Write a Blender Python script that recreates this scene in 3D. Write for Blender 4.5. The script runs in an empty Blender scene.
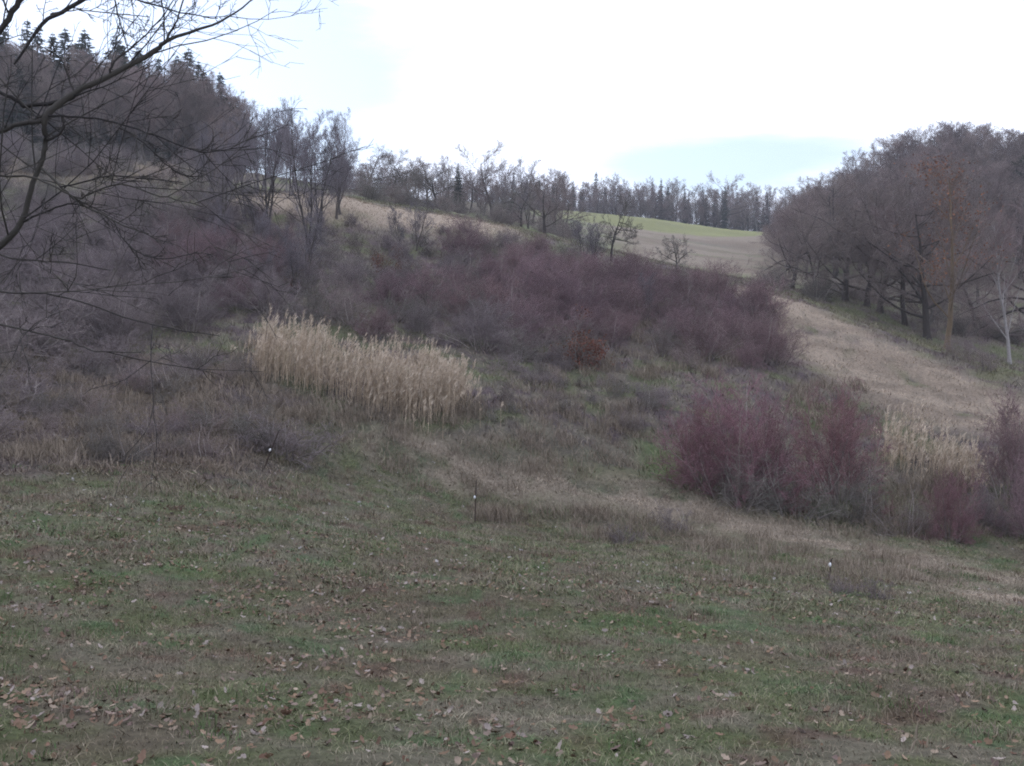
import bpy, math, random
import numpy as np

RNG = np.random.default_rng(7)
random.seed(7)
scene = bpy.context.scene
COL = scene.collection
W, H, F = 1024, 766, 1024.0
CAM = np.array([0.0, 0.0, 1.6])
HORIZON = 340.0
PITCH = math.atan((H / 2 - HORIZON) / F)          # camera looks slightly down

# ------------------------------------------------------------------ camera
cam_d = bpy.data.cameras.new('camera')
cam_d.sensor_width = 36.0
cam_d.lens = 36.0 * F / W
cam_d.clip_start = 0.1
cam_d.clip_end = 5000
cam = bpy.data.objects.new('camera', cam_d)
COL.objects.link(cam)
cam.location = CAM
cam.rotation_euler = (math.pi / 2 - PITCH, 0, 0)
scene.camera = cam


def ray(u, v):
    a, b = (u - W / 2) / F, (H / 2 - v) / F
    c, s = math.cos(PITCH), math.sin(PITCH)
    return np.array([a, c + b * s, b * c - s])


def P(u, v, Y):
    d = ray(u, v)
    return CAM + d * (Y / d[1])


# ------------------------------------------------------------------ the lie of the land
CTRL = [  # picture column, picture row, distance in metres
    (512, 766, 5.5), (0, 766, 5.0), (1024, 766, 6.0), (512, 620, 11.5), (512, 560, 17), (475, 521, 27),
    (0, 620, 10), (0, 520, 15.5), (0, 472, 21), (275, 466, 25), (1024, 640, 12.5), (1010, 598, 19), (200, 540, 15.5),
    (750, 600, 14), (250, 640, 10), (760, 680, 9),
    (520, 480, 30), (640, 500, 29), (740, 515, 28.5), (860, 550, 25), (1040, 562, 26), (740, 498, 31.5), (950, 538, 28.5),
    (30, 440, 26), (100, 400, 32), (150, 340, 41), (180, 270, 55), (180, 210, 75), (100, 172, 100), (40, 300, 50), (20, 220, 75),
    (260, 388, 34), (380, 420, 32.5), (470, 418, 33), (300, 300, 51), (380, 300, 53), (380, 240, 70),
    (560, 405, 38), (560, 345, 50), (540, 285, 65), (520, 237, 77), (450, 220, 80), (380, 208, 80), (315, 196, 77),
    (660, 400, 40), (680, 340, 52), (650, 290, 66), (612, 262, 76), (700, 282, 68), (765, 296, 64),
    (800, 380, 46), (830, 318, 61), (900, 348, 56), (985, 393, 49.5), (1040, 420, 45), (790, 335, 57), (850, 378, 49),
    (930, 418, 42), (970, 450, 37), (880, 440, 38),
    (640, 250, 140), (560, 228, 160), (700, 272, 120), (765, 275, 112), (640, 262, 105), (540, 232, 110),
    (560, 210, 255), (660, 220, 265), (775, 233, 265), (700, 245, 180), (770, 252, 180), (775, 241, 220), (660, 231, 220), (560, 219, 210), (820, 246, 230),
    (480, 203, 180), (380, 195, 150), (335, 188, 130), (440, 210, 125),
    (830, 302, 76), (880, 307, 76), (905, 326, 73), (930, 339, 70), (950, 352, 66), (1010, 364, 66),
    (1000, 332, 90), (900, 312, 95), (820, 290, 105), (960, 300, 112), (950, 184, 178), (1024, 190, 182), (885, 208, 176), (830, 250, 170),
    (1120, 240, 170), (1160, 420, 40), (1160, 330, 90),
    (-180, 300, 40), (-200, 140, 115), (0, 150, 130), (100, 160, 140), (170, 166, 142), (240, 172, 142), (-150, 460, 20),
]
cp = np.array([P(*c) for c in CTRL])
extra = [(0, 0, 0.0), (-6, 0, 0.5), (6, 0, -0.5), (0, -30, 3), (-40, -20, 6), (40, -20, -2), (-90, 60, 14), (70, 40, -1), (100, 120, 10),
         (60, 300, 28), (-40, 300, 34), (150, 300, 26), (-120, 300, 26), (-90, 200, 25), (-45, 200, 25), (150, 230, 24),
         (-200, 150, 26), (220, 150, 24), (60, 260, 29)]
cp = np.vstack([cp, np.array(extra, float)])
_c2 = 5.0 ** 2


def _phi(dx, dy):
    return np.sqrt(dx * dx + dy * dy + _c2)


n_ = len(cp)
A = _phi(cp[:, None, 0] - cp[None, :, 0], cp[:, None, 1] - cp[None, :, 1]) - np.eye(n_) * 0.35
Pm = np.c_[np.ones(n_), cp[:, :2]]
M_ = np.block([[A, Pm], [Pm.T, np.zeros((3, 3))]])
sol = np.linalg.solve(M_, np.r_[cp[:, 2], 0, 0, 0])
wts, aff = sol[:n_], sol[n_:]


def smooth(e0, e1, x):
    t = np.clip((x - e0) / (e1 - e0), 0, 1)
    return t * t * (3 - 2 * t)


def _hash(ix, iy, seed):
    h = (ix.astype(np.int64) * 374761393 + iy.astype(np.int64) * 668265263 + seed * 1442695041) & 0x7fffffff
    h = ((h ^ (h >> 13)) * 1274126177) & 0x7fffffff
    return ((h ^ (h >> 16)) & 0xffff) / 65535.0


def vn(x, y, s, seed=0):
    """smooth value noise, 0..1, feature size s metres"""
    x, y = np.asarray(x, float) / s, np.asarray(y, float) / s
    ix, iy = np.floor(x), np.floor(y)
    fx, fy = x - ix, y - iy
    fx, fy = fx * fx * (3 - 2 * fx), fy * fy * (3 - 2 * fy)
    a, b = _hash(ix, iy, seed), _hash(ix + 1, iy, seed)
    c, d = _hash(ix, iy + 1, seed), _hash(ix + 1, iy + 1, seed)
    return (a * (1 - fx) + b * fx) * (1 - fy) + (c * (1 - fx) + d * fx) * fy


def fbm(x, y, s, seed=0, n=4):
    t, a, tot = 0, 1.0, 0
    for k in range(n):
        t = t + a * vn(x, y, s / 2 ** k, seed + 17 * k)
        tot += a
        a *= 0.55
    return t / tot


def hbase(x, y):
    x, y = np.atleast_1d(np.asarray(x, float)), np.atleast_1d(np.asarray(y, float))
    z = np.empty_like(x)
    for i in range(0, len(x), 40000):
        sl = slice(i, i + 40000)
        z[sl] = _phi(x[sl, None] - cp[None, :, 0], y[sl, None] - cp[None, :, 1]) @ wts + aff[0] + aff[1] * x[sl] + aff[2] * y[sl]
    r = np.hypot(x, y)
    k = smooth(320, 520, r)
    return z * (1 - k) + 8.0 * k


def height(x, y):
    x, y = np.atleast_1d(np.asarray(x, float)), np.atleast_1d(np.asarray(y, float))
    z = hbase(x, y)
    r = np.hypot(x, y)
    rough = smooth(18, 34, y)
    z = z + (fbm(x, y, 0.5, 3, 3) - 0.5) * (0.10 + 0.12 * rough) + (fbm(x, y, 2.2, 5, 3) - 0.5) * (0.17 + 0.28 * rough)
    return z


def hz(x, y):
    return float(height(x, y)[0])


_T = np.concatenate([np.arange(3, 40, 0.15), np.arange(40, 340, 0.5)])


def G(u, v, y0=3.0):
    """the place on the ground seen at a picture position (first hit beyond y0)"""
    d = ray(u, v)
    d = d / d[1]
    t = _T[_T >= y0]
    pz = CAM[2] + d[2] * t
    hh = hbase(d[0] * t, t)
    k = np.nonzero(pz <= hh)[0]
    t0 = t[k[0]] if len(k) else t[np.argmin(pz - hh)]
    return np.array([d[0] * t0, t0, hz(d[0] * t0, t0)])


def project(p):
    p = np.atleast_2d(p) - CAM
    c, s = math.cos(PITCH), math.sin(PITCH)
    dep = p[:, 1] * c - p[:, 2] * s
    up = p[:, 1] * s + p[:, 2] * c
    dep = np.where(dep < 0.05, 0.05, dep)
    return W / 2 + F * p[:, 0] / dep, H / 2 - F * up / dep


# ------------------------------------------------------------------ zones of the ground, in plan
def poly_uv(pts, y0=3.0):
    return np.array([G(u, v, y0)[:2] for u, v in pts])


def in_poly(x, y, poly):
    ins = np.zeros(len(x), bool)
    n = len(poly)
    for i in range(n):
        x1, y1 = poly[i]
        x2, y2 = poly[(i + 1) % n]
        c = ((y1 > y) != (y2 > y)) & (x < (x2 - x1) * (y - y1) / (y2 - y1 + 1e-12) + x1)
        ins ^= c
    return ins


def d_line(x, y, pts):
    best = np.full(len(x), 1e9)
    for (x1, y1), (x2, y2) in zip(pts[:-1], pts[1:]):
        dx, dy = x2 - x1, y2 - y1
        t = np.clip(((x - x1) * dx + (y - y1) * dy) / (dx * dx + dy * dy + 1e-9), 0, 1)
        best = np.minimum(best, np.hypot(x - x1 - t * dx, y - y1 - t * dy))
    return best


def soft_poly(x, y, poly, w):
    d = d_line(x, y, np.vstack([poly, poly[:1]]))
    sd = np.where(in_poly(x, y, poly), d, -d)
    return smooth(-w, w, sd)


Z_PATH = poly_uv([(440, 462), (520, 478), (600, 490), (700, 513), (800, 537), (860, 552), (940, 575), (1040, 605)])
Z_CREST = np.array([P(u, v, Y)[:2] for u, v, Y in [(290, 190, 77), (340, 198, 78), (390, 208, 79), (455, 221, 80)]])
Z_SPUR = np.array([P(u, v, Y)[:2] for u, v, Y in [(725, 272, 70), (765, 286, 67), (830, 308, 63), (885, 332, 58), (940, 362, 54), (1005, 392, 50), (1070, 425, 45), (1040, 455, 38), (930, 425, 40), (850, 386, 46), (780, 344, 54), (735, 304, 64)]])
Z_SPURG = np.array([P(u, v, Y)[:2] for u, v, Y in [(800, 296, 70), (850, 308, 68), (900, 330, 64), (950, 356, 59), (1000, 380, 54)]])
Z_FIELD = np.array([P(u, v, Y)[:2] for u, v, Y in [(540, 208, 262), (660, 219, 272), (800, 234, 272), (800, 251, 200), (700, 239, 203), (600, 224, 212), (520, 216, 218)]])
Z_PLOUGH = np.array([P(u, v, Y)[:2] for u, v, Y in [(590, 222, 214), (700, 237, 214), (800, 247, 214), (800, 285, 108), (700, 280, 108), (630, 262, 118)]])
Z_LEFT = np.array([P(u, v, Y)[:2] for u, v, Y in [(70, 148, 130), (160, 160, 134), (250, 172, 134), (262, 186, 108), (150, 171, 118), (70, 158, 118)]])
Z_MEADG = poly_uv([(640, 440), (690, 455), (690, 485), (650, 480)])
Z_DARK = poly_uv([(-80, 345), (120, 350), (240, 370), (300, 415), (300, 470), (200, 490), (60, 476), (-80, 470)])


def C(r, g, b):
    return np.array([r, g, b], float)


OLIVE, GREEN, STRAW = C(.124, .138, .066), C(.085, .122, .042), C(.30, .245, .19)
BROWN, GREY, RUST, MAUVE = C(.150, .112, .084), C(.188, .162, .126), C(.14, .065, .038), C(.125, .093, .098)
BANK = C(.40, .318, .245)
FIELDG = C(.225, .225, .100)


def mixc(a, b, t):
    t = np.asarray(t)[:, None]
    return a * (1 - t) + b * t


def zone_color(x, y):
    x, y = np.asarray(x, float), np.asarray(y, float)
    n1, n2, n3 = fbm(x, y, 1.5, 11, 4), fbm(x, y, 0.5, 23, 3), fbm(x, y, 9.0, 31, 3)
    base = np.broadcast_to(OLIVE, (len(x), 3))
    # the meadow
    c = mixc(base, GREY, smooth(.28, .74, n2) * .8)
    c = mixc(c, BROWN, smooth(.42, .72, n1) * .6)
    c = mixc(c, GREEN, smooth(.50, .74, fbm(x, y, .7, 41, 4)) * .45)
    al, ac = x * .93 - y * .37, x * .37 + y * .93
    streak = fbm(al / 5.0, ac, .55, 63, 3)
    c = mixc(c, STRAW * .8, smooth(.56, .80, streak) * .28)
    c = mixc(c, BROWN * .7, smooth(.44, .24, streak) * .25)
    wet = fbm(x, y, .45, 65, 3)
    c = mixc(c, C(.085, .150, .062), smooth(.60, .78, wet) * .6)
    c = mixc(c, C(.13, .072, .060), smooth(.36, .22, wet) * .6)
    # rough slope
    hill = smooth(26, 36, y + (n1 - .5) * 6 - 0.0 * x)
    ch = mixc(np.broadcast_to(MAUVE, (len(x), 3)), GREY, smooth(.35, .65, n2))
    ch = mixc(ch, OLIVE * 1.1, smooth(.46, .66, n1) * .8)
    c = mixc(c, ch, hill)
    # worn left bank
    bank = soft_poly(x, y, Z_DARK, 1.6) * (y < 45)
    c = mixc(c, mixc(np.broadcast_to(BROWN * .85, (len(x), 3)), MAUVE, smooth(.35, .65, n1)), bank * .85)
    wob = (fbm(x, y, 2.2, 51, 3) - .5)
    c = mixc(c, STRAW * 1.02, smooth(3.2, .2, d_line(x, y, Z_PATH) + wob * 2.2) * smooth(.30, .55, fbm(x, y, 1.2, 61, 3)))
    rut = smooth(.40, .68, fbm(al / 4.0, ac * 1.0, 1.1, 67, 3))
    c = mixc(c, BANK * .95, smooth(8, 2.5, d_line(x, y, Z_CREST) + wob * 5) * .95)
    c = mixc(c, mixc(mixc(np.broadcast_to(BANK * .96, (len(x), 3)), STRAW * .85, smooth(.45, .75, n2) * .8), BROWN * 1.25, rut * .5), soft_poly(x, y, Z_SPUR + 0, 1.6) * smooth(-.4, -.1, wob))
    c = mixc(c, C(.165, .165, .085), smooth(2.2, .6, d_line(x, y, Z_SPURG) + wob * 4) * .75)
    far = smooth(84, 98, y)
    cf = mixc(np.broadcast_to(OLIVE * 1.25, (len(x), 3)), GREY, smooth(.4, .6, n3))
    c = mixc(c, cf, far)
    c = mixc(c, BROWN * 1.15, far * smooth(-24, -34, x) * .85)
    c = mixc(c, mixc(np.broadcast_to(STRAW * .86, (len(x), 3)), BROWN * 1.2, smooth(.45, .65, fbm(x * .5 + y * .25, y * 2.2, 6, 85, 3)) * .6), soft_poly(x, y, Z_PLOUGH, 6) * smooth(.12, .5, fbm(x * .5 + y * .2, y * 2, 9, 77, 2)))
    c = mixc(c, FIELDG * (.8 + .4 * fbm(x * .4 + y * .1, y, 7, 79, 3))[:, None], soft_poly(x, y, Z_FIELD, 5) * smooth(.15, .4, fbm(x, y, 12, 81, 3)))
    c = mixc(c, STRAW * .8, soft_poly(x, y, Z_LEFT, 4) * smooth(.3, .55, n1))
    c = mixc(c, GREEN * 1.5, soft_poly(x, y, Z_MEADG, .8) * .9 * (y < 60))
    return c


# ------------------------------------------------------------------ mesh helpers
def make_mesh(name, V, F_, size, tint=None, var=None, smoothf=True):
    """F_: flat vertex index array, size: loop count of every face (int) or array"""
    V = np.ascontiguousarray(V, np.float32)
    F_ = np.ascontiguousarray(F_, np.int32).ravel()
    me = bpy.data.meshes.new(name)
    me.vertices.add(len(V))
    me.vertices.foreach_set('co', V.ravel())
    me.loops.add(len(F_))
    me.loops.foreach_set('vertex_index', F_)
    if isinstance(size, int):
        starts = np.arange(0, len(F_), size, dtype=np.int32)
    else:
        starts = np.r_[0, np.cumsum(size)[:-1]].astype(np.int32)
    me.polygons.add(len(starts))
    me.polygons.foreach_set('loop_start', starts)
    me.update(calc_edges=True)
    if smoothf:
        me.polygons.foreach_set('use_smooth', np.ones(len(starts), bool))
    if tint is not None:
        at = me.color_attributes.new('tint', 'FLOAT_COLOR', 'POINT')
        at.data.foreach_set('color', np.c_[tint, np.ones(len(V))].astype(np.float32).ravel())
    if var is not None:
        at = me.attributes.new('var', 'FLOAT', 'POINT')
        at.data.foreach_set('value', np.asarray(var, np.float32))
    return me


def link(name, me, mat, parent=None):
    o = bpy.data.objects.new(name, me)
    if mat is not None and not me.materials:
        me.materials.append(mat)
    COL.objects.link(o)
    if parent is not None:
        o.parent = parent
    return o


def tag(o, label=None, cat=None, group=None, kind=None):
    for k, v in (('label', label), ('category', cat), ('group', group), ('kind', kind)):
        if v:
            o[k] = v
    return o


# ------------------------------------------------------------------ materials
def new_mat(name):
    m = bpy.data.materials.new(name)
    m.use_nodes = True
    nt = m.node_tree
    b = nt.nodes['Principled BSDF']
    b.inputs['Roughness'].default_value = .85
    b.inputs['Specular IOR Level'].default_value = .18
    return m, nt, b


def nd(nt, t, **kw):
    n = nt.nodes.new(t)
    for k, v in kw.items():
        setattr(n, k, v)
    return n


def var_mat(name, c1, c2, rough=.85, noise=6.0, objvar=.35, hue=0.0):
    """wood, twig, needle: colour varies by shoot, by plant and by a fine grain"""
    m, nt, b = new_mat(name)
    at = nd(nt, 'ShaderNodeAttribute', attribute_name='var')
    mix = nd(nt, 'ShaderNodeMix', data_type='RGBA')
    mix.inputs['A'].default_value = (*c1, 1)
    mix.inputs['B'].default_value = (*c2, 1)
    tc = nd(nt, 'ShaderNodeTexCoord')
    nz = nd(nt, 'ShaderNodeTexNoise')
    nz.inputs['Scale'].default_value = noise
    nz.inputs['Detail'].default_value = 3
    nt.links.new(tc.outputs['Object'], nz.inputs['Vector'])
    add = nd(nt, 'ShaderNodeMath', operation='ADD')
    sub = nd(nt, 'ShaderNodeMath', operation='SUBTRACT')
    nt.links.new(nz.outputs['Fac'], sub.inputs[0])
    sub.inputs[1].default_value = .5
    nt.links.new(at.outputs['Fac'], add.inputs[0])
    nt.links.new(sub.outputs[0], add.inputs[1])
    add.use_clamp = True
    nt.links.new(add.outputs[0], mix.inputs['Factor'])
    oi = nd(nt, 'ShaderNodeObjectInfo')
    mr = nd(nt, 'ShaderNodeMapRange')
    mr.inputs['To Min'].default_value = 1 - objvar
    mr.inputs['To Max'].default_value = 1 + objvar
    nt.links.new(oi.outputs['Random'], mr.inputs['Value'])
    hs = nd(nt, 'ShaderNodeHueSaturation')
    nt.links.new(mix.outputs['Result'], hs.inputs['Color'])
    nt.links.new(mr.outputs['Result'], hs.inputs['Value'])
    if hue:
        mu = nd(nt, 'ShaderNodeMath', operation='MULTIPLY')
        mu.inputs[1].default_value = 7.31
        fr = nd(nt, 'ShaderNodeMath', operation='FRACT')
        m2 = nd(nt, 'ShaderNodeMapRange')
        m2.inputs['To Min'].default_value = .5 - hue
        m2.inputs['To Max'].default_value = .5 + hue
        nt.links.new(oi.outputs['Random'], mu.inputs[0])
        nt.links.new(mu.outputs[0], fr.inputs[0])
        nt.links.new(fr.outputs[0], m2.inputs['Value'])
        nt.links.new(m2.outputs['Result'], hs.inputs['Hue'])
    nt.links.new(hs.outputs['Color'], b.inputs['Base Color'])
    b.inputs['Roughness'].default_value = rough
    return m


def tint_mat(name, noise, lo=.7, hi=1.3, bump=0.0):
    m, nt, b = new_mat(name)
    at = nd(nt, 'ShaderNodeAttribute', attribute_name='tint')
    tc = nd(nt, 'ShaderNodeTexCoord')
    nz = nd(nt, 'ShaderNodeTexNoise')
    nz.inputs['Scale'].default_value = noise
    nz.inputs['Detail'].default_value = 6
    nz.inputs['Roughness'].default_value = .7
    nt.links.new(tc.outputs['Object'], nz.inputs['Vector'])
    mr = nd(nt, 'ShaderNodeMapRange')
    mr.inputs['From Min'].default_value = .3
    mr.inputs['From Max'].default_value = .7
    mr.inputs['To Min'].default_value = lo
    mr.inputs['To Max'].default_value = hi
    nt.links.new(nz.outputs['Fac'], mr.inputs['Value'])
    hs = nd(nt, 'ShaderNodeHueSaturation')
    nt.links.new(at.outputs['Color'], hs.inputs['Color'])
    nt.links.new(mr.outputs['Result'], hs.inputs['Value'])
    nt.links.new(hs.outputs['Color'], b.inputs['Base Color'])
    b.inputs['Roughness'].default_value = .95
    b.inputs['Specular IOR Level'].default_value = .1
    if bump:
        bp = nd(nt, 'ShaderNodeBump')
        bp.inputs['Strength'].default_value = .6
        bp.inputs['Distance'].default_value = bump
        nt.links.new(nz.outputs['Fac'], bp.inputs['Height'])
        nt.links.new(bp.outputs['Normal'], b.inputs['Normal'])
    return m


M_GROUND = tint_mat('ground_soil_and_turf', 9.0, .55, 1.35, .05)
M_GRASS = tint_mat('grass_blades', 2.0, .8, 1.2)
M_LEAF = tint_mat('fallen_leaf', 30.0, .8, 1.2)
M_REED = tint_mat('dry_reed', 3.0, .85, 1.15)
M_BARK = var_mat('grey_brown_bark', (.045, .036, .034), (.105, .088, .078), noise=9)
M_BARK_D = var_mat('dark_mossy_bark', (.028, .024, .025), (.062, .055, .048), noise=22, objvar=.1)
M_BARK_Y = var_mat('ochre_lichen_bark', (.115, .085, .058), (.20, .145, .095), noise=7, objvar=.1)
M_BARK_P = var_mat('pale_bark', (.16, .145, .14), (.34, .31, .30), noise=7, objvar=.15)
M_TWIG = var_mat('brown_twig', (.150, .118, .110), (.265, .208, .195), objvar=.22, hue=.02)
M_TWIG_F = var_mat('mauve_forest_twig', (.170, .130, .122), (.295, .228, .212), objvar=.25, hue=.02)
M_TWIG_G = var_mat('grey_green_twig', (.105, .094, .082), (.20, .178, .156), objvar=.18, hue=.02)
M_TWIG_R = var_mat('red_twig', (.145, .094, .100), (.27, .178, .186), objvar=.2, hue=.015)
M_TWIG_M = var_mat('mauve_twig', (.135, .106, .110), (.25, .205, .205), objvar=.22, hue=.02)
M_TWIG_D = var_mat('dogwood_twig', (.162, .086, .096), (.29, .156, .170), objvar=.12, hue=.01)
M_TWIG_B = var_mat('blue_grey_twig', (.135, .118, .128), (.235, .205, .225), objvar=.2)
M_STEM = var_mat('shrub_stem', (.13, .105, .095), (.30, .26, .24))
M_NEEDLE = var_mat('dark_needles', (.020, .026, .018), (.052, .062, .042), objvar=.25)
M_PINE = var_mat('pine_needles', (.030, .040, .022), (.075, .085, .05), objvar=.2)
M_RUSSET = var_mat('russet_leaves', (.17, .072, .040), (.32, .145, .075), objvar=.1)
M_RUST_D = var_mat('dark_russet_leaves', (.10, .040, .030), (.20, .080, .052), objvar=.08)
M_POST = var_mat('rusty_iron', (.030, .022, .020), (.075, .05, .042), noise=30, objvar=.1)
M_WHITE = var_mat('white_plastic', (.75, .75, .77), (.85, .85, .86), rough=.4, objvar=0)


# ------------------------------------------------------------------ wood: shoots as tapered tubes
class Wood:
    def __init__(self):
        self.items = {}

    def add(self, pts, rad, sides=3, var=.5):
        self.items.setdefault((len(pts), sides), []).append((pts, rad, var))

    def mesh(self, name):
        Vs, Fs, vs, off = [], [], [], 0
        for (n, s), lst in self.items.items():
            Pn = np.array([a for a, _, _ in lst], float)
            R = np.array([b for _, b, _ in lst], float)
            v = np.array([c for _, _, c in lst], float)
            T = np.empty_like(Pn)
            T[:, 1:-1] = Pn[:, 2:] - Pn[:, :-2]
            T[:, 0], T[:, -1] = Pn[:, 1] - Pn[:, 0], Pn[:, -1] - Pn[:, -2]
            T /= np.linalg.norm(T, axis=2, keepdims=True) + 1e-9
            mean = T.mean(axis=1, keepdims=True)
            ref = np.where(np.abs(mean[..., 2:3]) > .8, np.array([1., 0, 0]), np.array([0, 0, 1.]))
            X = np.cross(T, np.broadcast_to(ref, T.shape))
            X /= np.linalg.norm(X, axis=2, keepdims=True) + 1e-9
            Y = np.cross(T, X)
            ang = np.arange(s) * 2 * math.pi / s
            ring = Pn[:, :, None, :] + R[:, :, None, None] * (np.cos(ang)[None, None, :, None] * X[:, :, None, :] + np.sin(ang)[None, None, :, None] * Y[:, :, None, :])
            m = len(lst)
            Vs.append(ring.reshape(-1, 3))
            vs.append(np.repeat(v, n * s))
            base = off + np.arange(m)[:, None, None] * n * s + np.arange(n - 1)[None, :, None] * s
            k = np.arange(s)[None, None, :]
            k2 = (k + 1) % s
            Fs.append(np.stack([base + k, base + k2, base + s + k2, base + s + k], -1).reshape(-1, 4))
            off += m * n * s
        return make_mesh(name, np.vstack(Vs), np.vstack(Fs), 4, var=np.concatenate(vs))


def norm(v):
    return v / (np.linalg.norm(v) + 1e-9)


def perp(d, rnd):
    r = np.array([rnd.gauss(0, 1), rnd.gauss(0, 1), rnd.gauss(0, 1)])
    return norm(r - d * r.dot(d))


def shoot(rnd, p, d, L, r0, n, wob, up, tip=.25):
    """a bent tapering polyline"""
    pts, rad = [p.copy()], [r0]
    d = d.copy()
    for i in range(n):
        d = norm(d + np.array([rnd.gauss(0, wob), rnd.gauss(0, wob), rnd.gauss(0, wob) + up]))
        p = p + d * (L / n)
        pts.append(p.copy())
        rad.append(r0 * (1 - (1 - tip) * (i + 1) / n))
    return pts, rad


def along(pts, rad, t):
    x = t * (len(pts) - 1)
    i = min(int(x), len(pts) - 2)
    f = x - i
    return pts[i] * (1 - f) + pts[i + 1] * f, norm(pts[i + 1] - pts[i]), rad[i] * (1 - f) + rad[i + 1] * f


def branch_out(rnd, wood_of, pts, rad, level, spec, var=None):
    """spec[level] = dict(n, t0, ang, len, n_seg, wob, up, ratio, sides)"""
    if level >= len(spec):
        return
    s = spec[level]
    L0 = sum(np.linalg.norm(b - a) for a, b in zip(pts[:-1], pts[1:]))
    n = max(1, int(round(s['n'] * rnd.uniform(.75, 1.25))))
    for i in range(n):
        t = s['t0'] + (1 - s['t0']) * ((i + rnd.random()) / n)
        p, d, r = along(pts, rad, min(t, .999))
        a = math.radians(rnd.gauss(s['ang'], 11))
        side = perp(d, rnd)
        if s.get('flat'):
            side = norm(side + np.array([0, 0, -d[2] * 0]) - np.array([0, 0, side[2] * s['flat']]))
        dd = norm(d * math.cos(a) + side * math.sin(a))
        L = s['len'] * (L0 if not s.get('abs') else 1) * rnd.uniform(.65, 1.25) * (1 - s.get('fall', .45) * (t - s['t0']) / (1 - s['t0'] + 1e-6))
        rr = max(min(r * .85, r * s['ratio'] * rnd.uniform(.8, 1.15)), s.get('rmin', .002))
        q, qr = shoot(rnd, p, dd, L, rr, s['seg'], s['wob'], s['up'], s.get('tip', .3))
        v = rnd.random() if var is None else var
        wood_of(level).add(q, qr, s['sides'], v)
        branch_out(rnd, wood_of, q, qr, level + 1, spec, var)


def tree_proto(seed, trunk_h, r0, spec, lean=.04, crown_from=1, wob=.05, trunks=1, spread=.12, tip=.12):
    """returns (trunk mesh, crown mesh): trunk and main limbs / branches and twigs"""
    rnd = random.Random(seed)
    tw, cw = Wood(), Wood()
    wood_of = lambda lv: tw if lv < crown_from else cw
    for k in range(trunks):
        d = norm(np.array([rnd.gauss(0, lean + (spread if trunks > 1 else 0)), rnd.gauss(0, lean + (spread if trunks > 1 else 0)), 1]))
        p0 = np.array([rnd.gauss(0, .12) * (trunks > 1), rnd.gauss(0, .12) * (trunks > 1), -.25])
        pts, rad = shoot(rnd, p0, d, trunk_h * rnd.uniform(.85 if trunks > 1 else 1, 1), r0, 10, wob, .02, tip)
        rad[0] *= 1.5
        tw.add(pts, rad, 8, .5)
        branch_out(rnd, wood_of, pts, rad, 0, spec)
    return tw.mesh('trunk'), cw.mesh('crown')


def top_of(*meshes):
    h = 0
    for me in meshes:
        a = np.empty(len(me.vertices) * 3, np.float32)
        me.vertices.foreach_get('co', a)
        h = max(h, np.percentile(a[2::3], 99.7))
    return float(h)


class Kind:
    """one kind of plant: its parts, shared by every copy"""

    def __init__(self, name, parts):
        self.name = name
        self.parts = []
        for pn, me, mat in parts:
            if mat and not me.materials:
                me.materials.append(mat)
            self.parts.append((pn, me))
        self.h = top_of(*[m for _, m in self.parts])

    def recolor(self, mats):
        out = []
        for (pn, me), m in zip(self.parts, mats):
            c = me.copy()
            c.materials.clear()
            out.append((pn, c, m))
        return Kind(self.name, out)

    def place(self, x, y, hgt, label, cat, group=None, rot=None, sink=.05, wide=1.0, name=None, z=None):
        e = bpy.data.objects.new(name or self.name, None)
        e.empty_display_size = .3
        COL.objects.link(e)
        s = hgt / self.h
        e.location = (x, y, (hz(x, y) if z is None else z) - sink)
        e.rotation_euler = (0, 0, random.uniform(0, 6.28) if rot is None else rot)
        e.scale = (s * wide, s * wide, s)
        tag(e, label, cat, group)
        for pn, me in self.parts:
            o = bpy.data.objects.new(pn, me)
            COL.objects.link(o)
            o.parent = e
        return e


def px_h(v_base, v_top, Y):
    return (v_base - v_top) / F * Y


# ---- bare trees
SP_UP = [dict(n=24, t0=.16, ang=48, len=.46, seg=5, wob=.13, up=.07, ratio=.42, sides=4, fall=.5, rmin=.02),
         dict(n=9, t0=.2, ang=40, len=.46, seg=4, wob=.14, up=.05, ratio=.45, sides=3, rmin=.014),
         dict(n=7, t0=.15, ang=38, len=.58, seg=3, wob=.11, up=.05, ratio=.5, sides=3, rmin=.009),
         dict(n=8, t0=.12, ang=36, len=.72, seg=2, wob=.10, up=.04, ratio=.6, sides=3, rmin=.0062, tip=.35)]
SP_THIN = [dict(n=18, t0=.2, ang=36, len=.40, seg=6, wob=.09, up=.13, ratio=.42, sides=4, fall=.55, rmin=.016),
         dict(n=8, t0=.2, ang=38, len=.45, seg=4, wob=.13, up=.05, ratio=.45, sides=3, rmin=.011),
         dict(n=7, t0=.2, ang=33, len=.62, seg=3, wob=.10, up=.07, ratio=.5, sides=3, rmin=.0065),
         dict(n=5, t0=.2, ang=32, len=.75, seg=2, wob=.10, up=.06, ratio=.6, sides=3, rmin=.0046, tip=.35)]
SP_WIDE = [dict(n=12, t0=.24, ang=58, len=.72, seg=7, wob=.16, up=.06, ratio=.5, sides=5, fall=.3, rmin=.03),
           dict(n=11, t0=.2, ang=48, len=.44, seg=5, wob=.17, up=.04, ratio=.42, sides=4, rmin=.015),
           dict(n=9, t0=.15, ang=42, len=.48, seg=3, wob=.14, up=.03, ratio=.5, sides=3, rmin=.010),
           dict(n=7, t0=.12, ang=40, len=.68, seg=2, wob=.12, up=.02, ratio=.6, sides=3, rmin=.0065, tip=.35)]
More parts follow.
